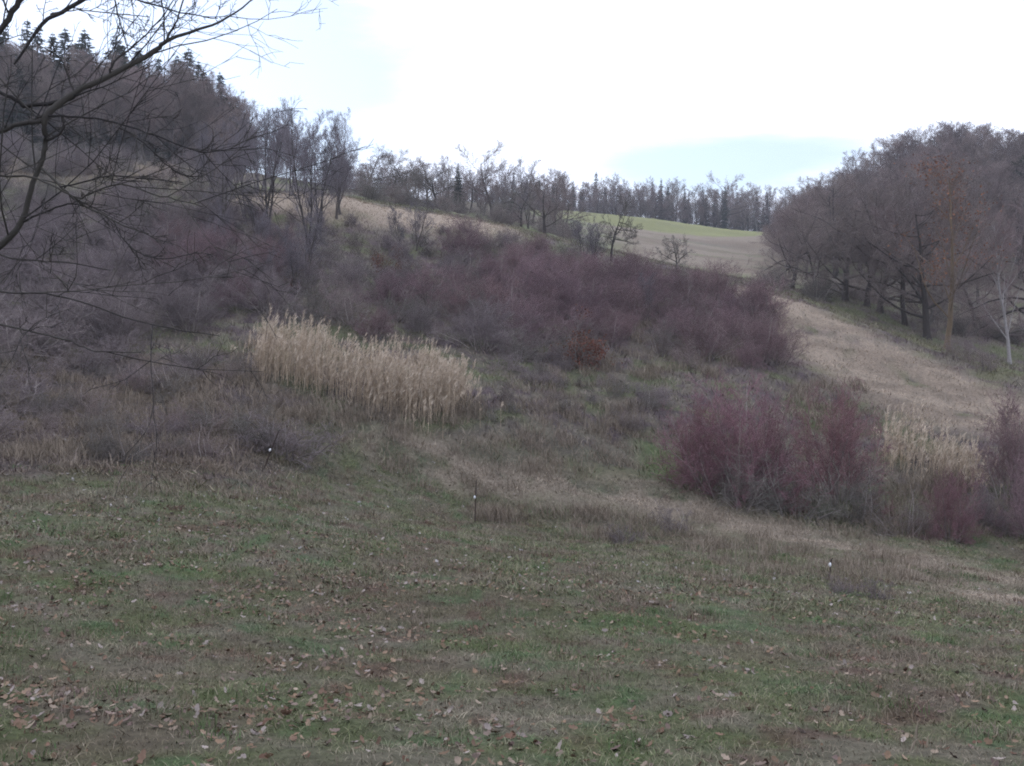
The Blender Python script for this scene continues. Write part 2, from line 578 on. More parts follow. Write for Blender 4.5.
SP_GNARL = [dict(n=12, t0=.3, ang=64, len=.72, seg=7, wob=.26, up=.03, ratio=.6, sides=5, fall=.25, rmin=.03),
            dict(n=8, t0=.25, ang=52, len=.42, seg=5, wob=.24, up=.05, ratio=.5, sides=4, rmin=.016),
            dict(n=9, t0=.2, ang=45, len=.46, seg=3, wob=.22, up=.05, ratio=.5, sides=3, rmin=.011),
            dict(n=6, t0=.15, ang=42, len=.65, seg=2, wob=.15, up=.04, ratio=.6, sides=3, rmin=.0065, tip=.35)]


def bare(name, seed, th, r0, spec, bark, twig, **kw):
    a, b = tree_proto(seed, th, r0, spec, **kw)
    return Kind(name, [('trunk', a, bark), ('crown', b, twig)])


FOREST = [bare('woodland_tree', 100 + k, 11, .17, SP_UP, M_BARK, M_TWIG_F, wob=.04) for k in range(4)]
SLENDER = [bare('slender_tree', 120 + k, 9, .10, SP_THIN, M_BARK, M_TWIG_B, wob=.05, trunks=2 + k % 2, spread=.10) for k in range(3)]
BROAD = [bare('bare_tree', 140 + k, 7.5, .24, SP_WIDE, M_BARK, M_TWIG, wob=.07) for k in range(4)]
GNARL = [bare('gnarled_tree', 160 + k, 4.2, .15, SP_GNARL, M_BARK_D, M_TWIG_G, wob=.12, lean=.1) for k in range(3)]
BIRCH = [bare('pale_tree', 180 + k, 11, .13, SP_THIN, M_BARK_P, M_TWIG_F, wob=.05) for k in range(2)]


# ---- conifers
def conifer(seed, h, r0, width, mat, droop=-.12, t0=.08, pine=False):
    rnd = random.Random(seed)
    rg = np.random.default_rng(seed)
    tw = Wood()
    pts, rad = shoot(rnd, np.array([0, 0, -.3]), np.array([0, 0, 1.]), h, r0, 12, .015, .02, .08)
    rad[0] *= 1.3
    tw.add(pts, rad, 7, .4)
    B, D, Ls = [], [], []
    z = t0 + .02
    while z < .985:
        p, d, r = along(pts, rad, z)
        k = rnd.randint(3, 6) if not pine else rnd.randint(4, 7)
        a0 = rnd.random() * 6.28
        if pine:
            prof = math.sin(min(1, (z - t0) / (1 - t0) * 1.15 + .2) * math.pi) ** .6
        else:
            prof = (1 - z) ** .75 * rnd.uniform(.6, 1.1) + .02
        for j in range(k):
            L = width * prof * rnd.uniform(.55, 1.15)
            if L < .12:
                L = .12
            a = a0 + j * 6.28 / k + rnd.gauss(0, .25)
            dd = norm(np.array([math.cos(a), math.sin(a), rnd.gauss(.15, .12) + (.25 if z > .85 else 0)]))
            q, qr = shoot(rnd, p, dd, L, max(.01, r * .3), 5, .07, droop, .2)
            tw.add(q, qr, 3, .3)
            q = np.array(q)
            m = max(12, int(L * (44 if not pine else 70)))
            t = rg.uniform(.12 if not pine else .4, 1.0, m)
            i = np.minimum((t * 5).astype(int), 4)
            f = (t * 5 - i)[:, None]
            B.append(q[i] * (1 - f) + q[i + 1] * f)
            D.append(np.repeat((q[-1] - q[0])[None] / L, m, 0))
            Ls.append((.22 + .25 * (1 - t)) * (1 if not pine else .8) * min(1, .4 + L / 2))
        z += (.017 if not pine else .05) * rnd.uniform(.4, 1.6)
    B, D, Ls = np.vstack(B), np.vstack(D), np.concatenate(Ls)
    n = len(B)
    # each sprig: a slim three-sided leaflet pointing out and a little down
    out = D + rg.normal(0, .55, (n, 3)) + np.array([0, 0, -.25 if not pine else .2])
    out /= np.linalg.norm(out, axis=1, keepdims=True)
    sd = np.cross(out, rg.normal(0, 1, (n, 3)))
    sd /= np.linalg.norm(sd, axis=1, keepdims=True)
    w = (Ls * .2)[:, None]
    V = np.stack([B - sd * w, B + sd * w, B + out * Ls[:, None]], 1).reshape(-1, 3)
    me = make_mesh('needles', V, np.arange(3 * n), 3, var=np.repeat(rg.random(n), 3), smoothf=False)
    return Kind('pine_tree' if pine else 'spruce_tree', [('trunk', tw.mesh('trunk'), M_BARK_D), ('crown', me, mat)])


SPRUCE = [conifer(200 + k, 14, .2, 3.1, M_NEEDLE) for k in range(3)]
PINE = [conifer(220 + k, 12, .2, 2.4, M_PINE, droop=.05, t0=.38, pine=True) for k in range(2)]


# ---- shrubs
def shrub_proto(seed, h, spreadang, n_stem, spec, arch=0.0, base=.35):
    rnd = random.Random(seed)
    sw, tw = Wood(), Wood()
    for k in range(n_stem):
        a = rnd.random() * 6.283
        el = math.radians(abs(rnd.gauss(0, spreadang)))
        d = norm(np.array([math.cos(a) * math.sin(el), math.sin(a) * math.sin(el), math.cos(el)]))
        p = np.array([math.cos(a), math.sin(a), 0]) * rnd.random() * base + np.array([0, 0, -.1])
        L = h * rnd.uniform(.55, 1.08) * (1 - .42 * min(1, el / 1.1))
        pts, rad = shoot(rnd, p, d, L, rnd.uniform(.011, .030), 7, .10, arch, .2)
        sw.add(pts, rad, 4, rnd.random())
        branch_out(rnd, lambda lv: tw, pts, rad, 0, spec)
    return sw.mesh('stems'), tw.mesh('twigs')


SP_SHRUB = [dict(n=12, t0=.2, ang=42, len=.40, seg=4, wob=.14, up=.05, ratio=.5, sides=3, fall=.35, rmin=.006),
            dict(n=7, t0=.15, ang=42, len=.5, seg=3, wob=.16, up=.04, ratio=.6, sides=3, rmin=.005),
            dict(n=3, t0=.2, ang=40, len=.55, seg=2, wob=.16, up=.02, ratio=.7, sides=3, rmin=.004, tip=.5)]
SP_TANGLE = [dict(n=9, t0=.15, ang=58, len=.42, seg=4, wob=.22, up=.0, ratio=.5, sides=3, fall=.3, rmin=.006),
             dict(n=6, t0=.1, ang=50, len=.5, seg=3, wob=.24, up=.0, ratio=.6, sides=3, rmin=.005),
             dict(n=3, t0=.1, ang=50, len=.55, seg=2, wob=.22, up=.0, ratio=.7, sides=3, rmin=.004, tip=.5)]


def shrub(name, seed, h, ang, n, spec, twig, stem=None, **kw):
    a, b = shrub_proto(seed, h, ang, n, spec, **kw)
    return Kind(name, [('stem', a, stem or M_STEM), ('twigs', b, twig)])


RED = [shrub('red_twigged_shrub', 300 + k, 2.9, 36, 38, SP_SHRUB, M_TWIG_R, arch=-.02, base=.7) for k in range(3)]
DOGWOOD = [k.recolor([M_STEM, M_TWIG_D]) for k in RED]
MAUVES = [k.recolor([M_STEM, M_TWIG_M]) for k in RED]
for k in MAUVES:
    k.name = 'bare_shrub'
TANGLE = [shrub('tangled_shrub', 320 + k, 2.4, 40, 20, SP_TANGLE, M_TWIG_G, arch=-.02, base=.5) for k in range(3)]
BROWNS = [k.recolor([M_STEM, M_TWIG]) for k in TANGLE]
for k in BROWNS:
    k.name = 'brown_shrub'
BRAMBLE = [shrub('bramble', 340 + k, 1.6, 50, 18, SP_TANGLE, M_TWIG_M, arch=-.10, base=.6) for k in range(2)]


def leaf_cards(rg, n, pts, size, spread, seed_dir=None):
    """small folded leaves hung about given points"""
    i = rg.integers(0, len(pts), n)
    B = pts[i] + rg.normal(0, spread, (n, 3))
    d = rg.normal(0, 1, (n, 3)) + np.array([0, 0, -.5])
    d /= np.linalg.norm(d, axis=1, keepdims=True)
    s = np.cross(d, rg.normal(0, 1, (n, 3)))
    s /= np.linalg.norm(s, axis=1, keepdims=True)
    nn = np.cross(d, s)
    L = (size * rg.uniform(.6, 1.3, n))[:, None]
    mid = B + d * L * .5
    V = np.stack([B, mid + s * L * .33 + nn * L * .12, B + d * L, mid - s * L * .33 + nn * L * .12, mid - nn * L * .04], 1).reshape(-1, 3)
    o = np.arange(n)[:, None, None] * 5
    Fc = (o + np.array([[0, 1, 4], [1, 2, 4], [2, 3, 4], [3, 0, 4]])[None]).reshape(-1, 3)
    return V, Fc, np.repeat(rg.random(n), 5)


def mesh_points(me):
    a = np.empty(len(me.vertices) * 3, np.float32)
    me.vertices.foreach_get('co', a)
    return a.reshape(-1, 3)


# ------------------------------------------------------------------ the ground
def build_ground():
    front = np.radians(np.linspace(-34, 34, 560))
    back = np.radians(np.linspace(34, 326, 120))[1:-1]
    ang = np.r_[front, back]
    rr = [0.0]
    r = .6
    while r < 1600:
        rr.append(r)
        r *= 1.0125 if r < 330 else 1.08
    rr = np.array(rr[1:])
    n, m = len(rr), len(ang)
    X = (rr[:, None] * np.sin(ang)[None]).ravel()
    Y = (rr[:, None] * np.cos(ang)[None]).ravel()
    Z = height(X, Y)
    i = np.arange(n - 1)[:, None] * m
    j = np.arange(m)[None]
    j2 = (j + 1) % m
    Fq = np.stack([i + j, i + j2, i + m + j2, i + m + j], -1).reshape(-1, 4)[:, ::-1]
    V = np.c_[X, Y, Z]
    V = np.vstack([V, [[0, 0, hz(0, 0)]]])
    c = n * m
    fan = np.c_[np.full(m, c), (np.arange(m) + 1) % m, np.arange(m)].ravel()
    Fall = np.r_[Fq.ravel(), fan]
    size = np.r_[np.full(len(Fq), 4), np.full(m, 3)]
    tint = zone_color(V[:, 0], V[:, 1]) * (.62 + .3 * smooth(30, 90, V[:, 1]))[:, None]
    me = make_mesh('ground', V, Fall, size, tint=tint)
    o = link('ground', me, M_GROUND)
    tag(o, 'grassy valley floor and slopes under the plants', 'ground', kind='structure')


build_ground()


# ------------------------------------------------------------------ grass, leaves, reeds
def fan_xy(n, y0, y1, margin=1.12, rg=RNG):
    """points spread evenly over the part of the valley the picture covers"""
    y = np.sqrt(rg.random(n) * (y1 * y1 - y0 * y0) + y0 * y0)
    x = (rg.random(n) * 2 - 1) * (y * .5 * margin + 2.6)
    return x, y


def blades(x, y, L, wd, lean, tint, rg=RNG):
    """curved two-segment blades"""
    n = len(x)
    z = height(x, y) - .01
    a = rg.random(n) * 6.283
    ln = np.clip(rg.normal(lean, .3, n), .05, 1.5)
    d = np.c_[np.cos(a) * np.sin(ln), np.sin(a) * np.sin(ln), np.cos(ln)]
    d2 = np.c_[np.cos(a) * np.sin(ln + .55), np.sin(a) * np.sin(ln + .55), np.cos(ln + .55)]
    sa = a + math.pi / 2 + rg.normal(0, .8, n)
    s = np.c_[np.cos(sa), np.sin(sa), rg.normal(0, .2, n)] * (wd / 2)[:, None]
    B = np.c_[x, y, z]
    m = B + d * (L * .55)[:, None]
    t = m + d2 * (L * .45)[:, None]
    V = np.stack([B - s, B + s, m + s * .7, m - s * .7, t], 1).reshape(-1, 3)
    o = np.arange(n)[:, None, None] * 5
    Fc = (o + np.array([[0, 1, 2], [0, 2, 3], [3, 2, 4]])[None]).reshape(-1, 3)
    return V, Fc, np.repeat(tint, 5, 0)


def grass_tint(x, y, rg=RNG, dry=.35, gain=1.0):
    n = len(x)
    c = zone_color(x, y) * gain
    pick = rg.random(n)
    c = np.where((pick < dry)[:, None], mixc(c, STRAW, rg.uniform(.15, .6, n)), c)
    c = np.where((pick > .86)[:, None], mixc(c, BROWN * .8, rg.uniform(.3, .8, n)), c)
    return c * (rg.uniform(.65, 1.4, n) * (.72 + .56 * fbm(x, y, .35, 97, 2)))[:, None]


def stuff(name, label, cat, V, Fc, tint, mat):
    me = make_mesh(name, V, Fc, 3, tint=tint, smoothf=False)
    return tag(link(name, me, mat), label, cat, kind='stuff')


def join(*parts):
    Vs, Fs, Ts, off = [], [], [], 0
    for V, Fc, t in parts:
        Vs.append(V)
        Fs.append(Fc + off)
        Ts.append(t)
        off += len(V)
    return np.vstack(Vs), np.vstack(Fs), np.vstack(Ts)


# short matted meadow grass
x, y = fan_xy(235000, 3.0, 13)
p1 = blades(x, y, RNG.uniform(.035, .10, len(x)) * (.6 + .9 * fbm(x, y, .7, 91, 2)), RNG.uniform(.004, .008, len(x)), .95, grass_tint(x, y))
x, y = fan_xy(240000, 13, 31)
p2 = blades(x, y, RNG.uniform(.05, .15, len(x)) * (.5 + 1.1 * fbm(x, y, .9, 92, 2)), RNG.uniform(.008, .016, len(x)), .9, grass_tint(x, y))
stuff('meadow_grass', 'short matted olive green and brown meadow grass in the foreground', 'grass', *join(p1, p2), M_GRASS)
# rough grass on the far slope
x, y = fan_xy(250000, 20, 96)
kp = (y > 29) | (soft_poly(x, y, Z_DARK, 2.2) * 1.1 + (fbm(x, y, 1.3, 83, 3) - .5) * 1.1 > RNG.uniform(.35, .75, len(x)))
x, y = x[kp], y[kp]
L = RNG.uniform(.14, .42, len(x)) * (.45 + 1.2 * fbm(x, y, 1.6, 93, 3))
spur = soft_poly(x, y, Z_SPUR, 2) + smooth(6, 2, d_line(x, y, Z_CREST)) + smooth(2.2, 1, d_line(x, y, Z_PATH))
L *= 1 - .5 * np.clip(spur, 0, 1)
p3 = blades(x, y, L, RNG.uniform(.014, .034, len(x)), .8, grass_tint(x, y, dry=.4))
stuff('rough_grass', 'rough grey and tan winter grass covering the far slope', 'grass', *p3, M_GRASS)


# tall dry tussocks: bottom of the slope and the edge of the meadow
def tussocks(spots, per, h, spreadr, tintc):
    xs, ys, hs = [], [], []
    for (px, py), hh in spots:
        k = int(per * RNG.uniform(.7, 1.3))
        xs.append(px + RNG.normal(0, spreadr, k))
        ys.append(py + RNG.normal(0, spreadr, k))
        hs.append(hh * RNG.uniform(.5, 1.1, k))
    xs, ys, hs = map(np.concatenate, (xs, ys, hs))
    n = len(xs)
    t = mixc(np.broadcast_to(tintc, (n, 3)), BROWN, RNG.random(n) * .45) * RNG.uniform(.7, 1.25, n)[:, None]
    return blades(xs, ys, hs, RNG.uniform(.006, .014, n) * np.clip(ys / 22, .6, 3), .35, t)


sp = []
for (u0, v0, u1, v1, k, hh) in [(480, 512, 660, 522, 26, .55), (560, 520, 700, 540, 16, .5), (700, 545, 900, 590, 34, .5), (20, 455, 80, 468, 14, .7), (100, 430, 260, 470, 30, .4),
                                (520, 430, 680, 470, 30, .45), (840, 560, 960, 590, 12, .55), (-20, 375, 260, 440, 90, .55), (0, 400, 300, 460, 70, .42), (0, 440, 330, 505, 40, .3), (250, 395, 480, 440, 50, .5), (380, 440, 560, 500, 40, .35), (240, 400, 490, 425, 40, .6), (500, 370, 640, 440, 46, .6), (790, 385, 880, 430, 30, .7), (690, 520, 860, 545, 12, .6),
                                (180, 345, 260, 400, 30, .6), (860, 500, 1010, 540, 40, .7), (900, 480, 960, 500, 20, 1.0), (600, 300, 760, 380, 60, .7), (735, 320, 785, 370, 24, .8)]:
    for _ in range(k):
        g = G(RNG.uniform(u0, u1), RNG.uniform(v0, v1))
        sp.append(((g[0], g[1]), hh * RNG.uniform(.6, 1.2)))
stuff('dry_tussock_grass', 'tall dry tan grass tufts along the valley bottom and slope', 'grass', *tussocks(sp, 60, .5, .22, STRAW * .85), M_GRASS)


sp = []
for _ in range(150):
    yy = math.sqrt(random.uniform(5 ** 2, 24 ** 2))
    sp.append(((random.uniform(-1, 1) * (.52 * yy + 2.4), yy), random.uniform(.05, .13)))
stuff('withered_weeds', 'small dark red brown withered weeds scattered in the meadow', 'weeds', *tussocks(sp, 70, .1, .10, C(.13, .068, .055)), M_GRASS)
sp = []
for _ in range(260):
    yy = math.sqrt(random.uniform(4 ** 2, 24 ** 2))
    sp.append(((random.uniform(-1, 1) * (.52 * yy + 2.4), yy), random.uniform(.06, .14)))
V, Fc, t = tussocks(sp, 55, .1, .09, C(.085, .150, .055))
stuff('green_grass_tufts', 'fresh green grass tufts among the matted brown meadow grass', 'grass', V, Fc, t, M_GRASS)


sp = []
for _ in range(420):
    yy = math.sqrt(random.uniform(4 ** 2, 26 ** 2))
    sp.append(((random.uniform(-1, 1) * (.52 * yy + 2.4), yy), random.uniform(.07, .20)))
stuff('straw_tufts', 'small withered straw coloured grass tufts dotted over the meadow', 'grass', *tussocks(sp, 45, .1, .11, STRAW * .8), M_GRASS)


# fallen leaves and pale flakes
def fallen(n, dens, y0, y1, size, cols, rg=RNG):
    x, y = fan_xy(n * 4, y0, y1)
    keep = rg.random(len(x)) < dens(x, y)
    x, y = x[keep][:n], y[keep][:n]
    m = len(x)
    z = height(x, y) + rg.uniform(-.012, .026, m)
    a = rg.random(m) * 6.283
    d = np.c_[np.cos(a), np.sin(a), rg.normal(0, .4, m)]
    s = np.c_[-np.sin(a), np.cos(a), rg.normal(0, .4, m)]
    nn = np.cross(d, s)
    L = (size * rg.uniform(.55, 1.3, m))[:, None]
    B = np.c_[x, y, z]
    cu = rg.uniform(-.1, .28, m)[:, None]
    prof = [(-.5, .05), (-.3, .24), (-.12, .17), (.05, .34), (.22, .2), (.36, .2), (.5, .03)]
    left, right, spine = [], [], []
    for t, w in prof:
        c = B + d * L * t + nn * L * (t * t * .5)
        spine.append(c)
        left.append(c + s * L * w + nn * L * cu * w * 2)
        right.append(c - s * L * w + nn * L * cu * w * 2)
    V = np.stack(left + spine + right, 1)
    K = len(prof)
    f = []
    for i in range(K - 1):
        for a0 in (0, K):
            f += [[a0 + i, a0 + i + 1, a0 + K + i + 1], [a0 + i, a0 + K + i + 1, a0 + K + i]]
    Fc = (np.arange(m)[:, None, None] * 3 * K + np.array(f)[None]).reshape(-1, 3)
    cc = cols[rg.integers(0, len(cols), m)] * rg.uniform(.7, 1.25, m)[:, None]
    return V.reshape(-1, 3), Fc, np.repeat(cc, 3 * K, 0)


LC = np.array([[.25, .175, .125], [.21, .14, .095], [.29, .225, .175], [.15, .09, .065], [.17, .11, .08], [.30, .25, .225], [.20, .15, .125], [.17, .12, .105]])
dens = lambda x, y: np.clip(.14 + .6 * smooth(2.5, -4.0, x) * smooth(19, 5, y), 0, 1) * (.25 + 1.3 * smooth(.42, .62, fbm(x, y, .8, 95, 2)))
f1 = fallen(15000, dens, 3.0, 19, .058, LC * 1.0)
f2 = fallen(2300, lambda x, y: .2 + .6 * smooth(2, -8, x) * smooth(.45, .6, fbm(x, y, 1.5, 96, 2)), 14, 30, .07, np.array([[.26, .22, .20], [.20, .15, .13], [.34, .31, .30], [.15, .10, .08]]))
stuff('fallen_leaves', 'curled brown and tan dead leaves scattered over the meadow', 'leaves', *join(f1, f2), M_LEAF)


def reed_bed(name, label, front, depth, n, hlo, hhi, seed):
    rg = np.random.default_rng(seed)
    fr = np.array([G(u, v)[:2] for u, v in front])
    t = rg.random(n) * (len(fr) - 1)
    i = np.minimum(t.astype(int), len(fr) - 2)
    f = (t - i)[:, None]
    b = fr[i] * (1 - f) + fr[i + 1] * f
    dirv = b / np.linalg.norm(b, axis=1, keepdims=True)
    b = b + dirv * (rg.random(n) ** 1.1 * depth)[:, None] + rg.normal(0, .15, (n, 2))
    x, y = b[:, 0], b[:, 1]
    clump = fbm(x, y, .75, seed, 3)
    keep = rg.random(n) < (.42 + .7 * smooth(.34, .66, clump)) * np.clip(np.minimum(t, len(fr) - 1 - t) * 1.6 + .12, 0, 1)
    x, y, clump, t = x[keep], y[keep], clump[keep], t[keep] / (len(fr) - 1)
    n = len(x)
    lone = rg.random(n) < .10
    x, y = x + lone * rg.normal(0, .6, n), y + lone * rg.normal(0, .7, n)
    edge = np.clip(np.minimum(t, 1 - t) * 7, 0, 1)
    h = rg.uniform(hlo * .62, hhi * 1.05, n) ** 1.0 * (.38 + 1.12 * clump) * (.7 + .3 * edge) * (1.10 - .30 * t) * np.where(lone, .7, 1) * np.where(rg.random(n) < .12, .5, 1)
    B = np.c_[x, y, height(x, y)]
    la = rg.normal(.3, .9, n)
    lean = np.abs(rg.normal(.07, .10, n)) + (rg.random(n) < .05) * rg.uniform(.2, .7, n)
    up = np.c_[np.cos(la) * np.sin(lean), np.sin(la) * np.sin(lean), np.cos(lean)]
    T = B + up * h[:, None]
    parts = []
    tn = mixc(np.broadcast_to(C(.56, .455, .345), (n, 3)), C(.42, .325, .235), rg.random(n)) * rg.uniform(.8, 1.15, n)[:, None]
    # stems: three-sided
    k = np.arange(3) * 2.0944
    off = np.stack([np.cos(k), np.sin(k), k * 0], 1)[None] * .0065
    V = np.concatenate([B[:, None] + off, T[:, None] + off * .6], 1).reshape(-1, 3)
    o = np.arange(n)[:, None, None] * 6
    fs = []
    for q in range(3):
        q2 = (q + 1) % 3
        fs += [[q, q2, q2 + 3], [q, q2 + 3, q + 3]]
    parts.append((V, (o + np.array(fs)[None]).reshape(-1, 3), np.repeat(tn, 6, 0)))
    # hanging leaves
    for rep in range(4):
        f = rg.uniform(.12, .8, n)
        p = B + up * (h * f)[:, None]
        a = rg.random(n) * 6.283
        d = np.c_[np.cos(a) * .55, np.sin(a) * .55, np.full(n, .75)]
        d2 = np.c_[np.cos(a) * .7, np.sin(a) * .7, rg.uniform(-.5, .5, n)]
        L = rg.uniform(.2, .5, n)[:, None]
        m = p + d * L * .5
        e = m + d2 * L * .5
        s = np.c_[-np.sin(a), np.cos(a), a * 0] * rg.uniform(.0035, .007, n)[:, None]
        V = np.stack([p - s * .5, p + s * .5, m + s, m - s, e], 1).reshape(-1, 3)
        o = np.arange(n)[:, None, None] * 5
        parts.append((V, (o + np.array([[0, 1, 2], [0, 2, 3], [3, 2, 4]])[None]).reshape(-1, 3), np.repeat(tn * rg.uniform(.75, 1.15, n)[:, None], 5, 0)))
    # plumes: a bunch of drooping slim tufts
    sa = rg.normal(.2, .7, n)
    for rep in range(13):
        f = rg.uniform(.84, 1.02, n)
        p = B + up * (h * f)[:, None]
        a = sa + rg.normal(0, .7, n)
        d = np.c_[np.cos(a), np.sin(a), rg.uniform(.6, 2.2, n)]
        d /= np.linalg.norm(d, axis=1, keepdims=True)
        L = rg.uniform(.10, .21, n)[:, None]
        s = np.cross(d, rg.normal(0, 1, (n, 3)))
        s /= np.linalg.norm(s, axis=1, keepdims=True)
        s *= .009
        V = np.stack([p, p + d * L * .5 + s, p + d * L, p + d * L * .5 - s], 1).reshape(-1, 3)
        o = np.arange(n)[:, None, None] * 4
        tt = mixc(tn, np.broadcast_to(C(.58, .48, .385), (n, 3)), np.full(n, .7)) * rg.uniform(.7, 1.15, n)[:, None]
        parts.append((V, (o + np.array([[0, 1, 2], [0, 2, 3]])[None]).reshape(-1, 3), np.repeat(tt, 4, 0)))
    return stuff(name, label, 'reeds', *join(*parts), M_REED)


reed_bed('reed_bed', 'long stand of tall dry tan reeds with pale feathery plumes below the thicket', [(252, 380), (280, 387), (320, 397), (370, 412), (410, 422), (440, 420), (466, 412)], 2.6, 2500, 1.38, 1.86, 501)
reed_bed('reed_bed', 'smaller tan reed stand between the red twigged bushes on the valley floor', [(880, 474), (905, 477), (935, 484), (960, 494), (985, 506)], 2.0, 620, 1.25, 1.75, 502)


# ------------------------------------------------------------------ far treeline and woods
def at_px(u, v, Y):
    p = P(u, v, Y)
    return p[0], p[1]


rnd = random.Random(11)
# the treeline beyond the green field
for k in range(135):
    u = 440 + 366 * ((k + rnd.random()) / 135)
    Y = rnd.uniform(276, 302)
    v_b = 207 + (u - 560) * .118
    x, y = at_px(u, v_b, Y)
    topv = 182 + max(0, (u - 560)) * .06 + rnd.gauss(0, 6) + (0 if u > 520 else 6)
    hgt = max(6.5, CAM[2] + (HORIZON - topv) / F * Y - hz(x, y))
    r = rnd.random()
    if r < .24:
        rnd.choice(SPRUCE).place(x, y, hgt * rnd.uniform(.85, 1.08), 'dark narrow conifer in the far treeline beyond the green field', 'conifer', 'conifers of the far treeline', wide=.75)
    else:
        rnd.choice(FOREST + BIRCH[:1]).place(x, y, hgt, 'bare upright tree in the far treeline beyond the green field', 'tree', 'bare trees of the far treeline', name='upright_tree', wide=1.1)
x, y = at_px(718, 226, 272)
BROAD[0].place(x, y, px_h(228, 168, 272), 'tall oak rising above the far treeline behind the green field', 'tree', sink=.2)
for u, v in ((638, 216), (690, 222)):
    x, y = at_px(u, v, 271)
# wood on the left ridge
for k in range(95):
    u = rnd.uniform(-70, 252)
    Y = 128 + 36 * rnd.random() ** 1.5
    x, y = at_px(u, 165, Y)
    lim = 40 + max(0, u) * .14 + (max(0, u - 190) * .35)
    hgt = min(17, CAM[2] + (HORIZON - lim) / F * Y - hz(x, y)) * rnd.uniform(.78, 1.02)
    rnd.choice(FOREST).place(x, y, hgt, 'bare brown tree in the dark wood on the left ridge', 'tree', 'bare trees of the ridge wood')
for u, tv, Y in [(-60, 20, 150), (-5, 34, 152), (40, 32, 158), (70, 44, 154), (100, 46, 158), (120, 48, 146), (138, 54, 152), (160, 62, 150), (190, 62, 156), (-40, 5, 140), (8, 28, 138), (30, 20, 150), (55, 40, 144), (60, 34, 150), (92, 38, 145), (110, 37, 150), (130, 44, 148), (148, 50, 155), (172, 66, 142), (183, 53, 146), (196, 66, 150),
                 (206, 70, 142), (226, 76, 140), (240, 92, 138), (20, 60, 130), (75, 62, 160), (215, 84, 155), (-20, 60, 130), (232, 96, 150)]:
    x, y = at_px(u, 165, Y)
    hgt = CAM[2] + (HORIZON - tv - rnd.uniform(-2, 10)) / F * Y - hz(x, y)
    rnd.choice(SPRUCE).place(x, y, max(hgt, 7), 'dark spruce standing among bare trees of the left ridge wood', 'spruce', 'spruces of the ridge wood', wide=rnd.uniform(1.15, 1.6))
# wooded hill on the right
HILL_TOP = [(770, 222), (800, 200), (830, 178), (860, 154), (890, 136), (930, 124), (960, 123), (1000, 128), (1100, 136)]
for k in range(200):
    u = rnd.uniform(785, 1075)
    Y = 104 + 80 * math.sqrt(rnd.random())
    x, y = at_px(u, 250, Y)
    g = hz(x, y)
    tv = np.interp(u, [a for a, _ in HILL_TOP], [b for _, b in HILL_TOP])
    cap = CAM[2] + (HORIZON - tv) / F * Y - g
    hgt = min(rnd.uniform(9, 14), cap * rnd.uniform(.95, 1.01))
    if hgt < 4:
        continue
    rnd.choice(FOREST).place(x, y, hgt, 'bare brown tree of the dense wood on the right hill', 'tree', 'bare trees of the right hill wood', wide=1.35)
for u, tv, lab in [(932, 128, 'small wind-bent pine on the crest of the wooded right hill, left of the tallest pine'), (955, 121, 'tallest dark pine on the crest of the wooded right hill'),
                   (974, 129, 'short pine on the crest of the wooded right hill, right of the tallest pine')]:
    Y = 180
    x, y = at_px(u, 210, Y)
    PINE[0].place(x, y, CAM[2] + (HORIZON - tv) / F * Y - hz(x, y), lab, 'pine', 'pines on the right hill crest', wide=.8)
x, y = at_px(1026, 200, 150)
PINE[1].place(x, y, CAM[2] + (HORIZON - 136) / F * 150 - hz(x, y), 'dark green pine at the right edge of the wooded hill', 'pine')

# ------------------------------------------------------------------ trees along the ridge
for u, vb, vt, Y, kd, lab, cat, wd in [
    (343, 190, 108, 128, SLENDER[1], 'tall slender bare tree at the left end of the ridge row', 'tree', .8),
    (368, 196, 146, 138, BROAD[1], 'dense bushy bare tree on the ridge just right of the slender tree', 'tree', 1.5),
    (392, 198, 150, 142, BROAD[2], 'grey bare tree on the ridge left of the leaning tree', 'tree', 1.35),
    (408, 206, 152, 112, GNARL[0], 'dark bare tree with a leaning trunk on the ridge', 'tree', 1.4),
    (428, 205, 158, 128, BROAD[3], 'bare ridge tree right of the leaning tree', 'tree', 1.3),
    (442, 205, 168, 124, GNARL[1], 'low dense dark tree on the ridge above the end of the tan crest', 'tree', 1.5),
    (458, 207, 164, 132, SPRUCE[1], 'dark conifer on the ridge between bare trees', 'conifer', .9),
    (492, 208, 140, 150, BROAD[0], 'open crowned tall bare tree in the middle of the ridge row', 'tree', 1.0),
    (472, 208, 172, 165, FOREST[1], 'thin bare tree left of the tall open crowned ridge tree', 'tree', 1.0),
    (512, 210, 172, 165, SPRUCE[2], 'narrow dark conifer right of the tall open crowned ridge tree', 'conifer', .8),
    (528, 216, 158, 130, SLENDER[0], 'thin spiky bare tree behind the round tree on the slope', 'tree', 1.0),
    (545, 236, 174, 92, BROAD[2], 'round crowned dark tree with a short trunk on the slope', 'tree', 1.3),
    (522, 228, 182, 105, GNARL[2], 'bushy tree left of the round crowned tree on the slope', 'tree', 1.0),
    (560, 220, 186, 150, BROAD[1], 'pale bare tree right of the round crowned tree', 'tree', 1.0),
    (611, 262, 194, 77, GNARL[0], 'crooked small tree with a tall leader standing alone above the thicket', 'tree', .75),
    (676, 272, 232, 74, GNARL[2], 'low sparse bare tree at the thicket edge before the ploughed strip', 'tree', .9),
    (590, 262, 238, 80, GNARL[1], 'small bushy tree at the foot of the crooked lone tree', 'tree', 1.2),
]:
    x, y = at_px(u, vb, Y)
    if vb > 225 and Y < 106:
        g = G(u, vb, 30)
        x, y = (g[0], g[1]) if g[1] < 120 else (x, y)
    hgt = CAM[2] + (HORIZON - vt) / F * y - hz(x, y)
    kd.place(x, y, hgt, lab, cat, wide=wd, sink=.15)
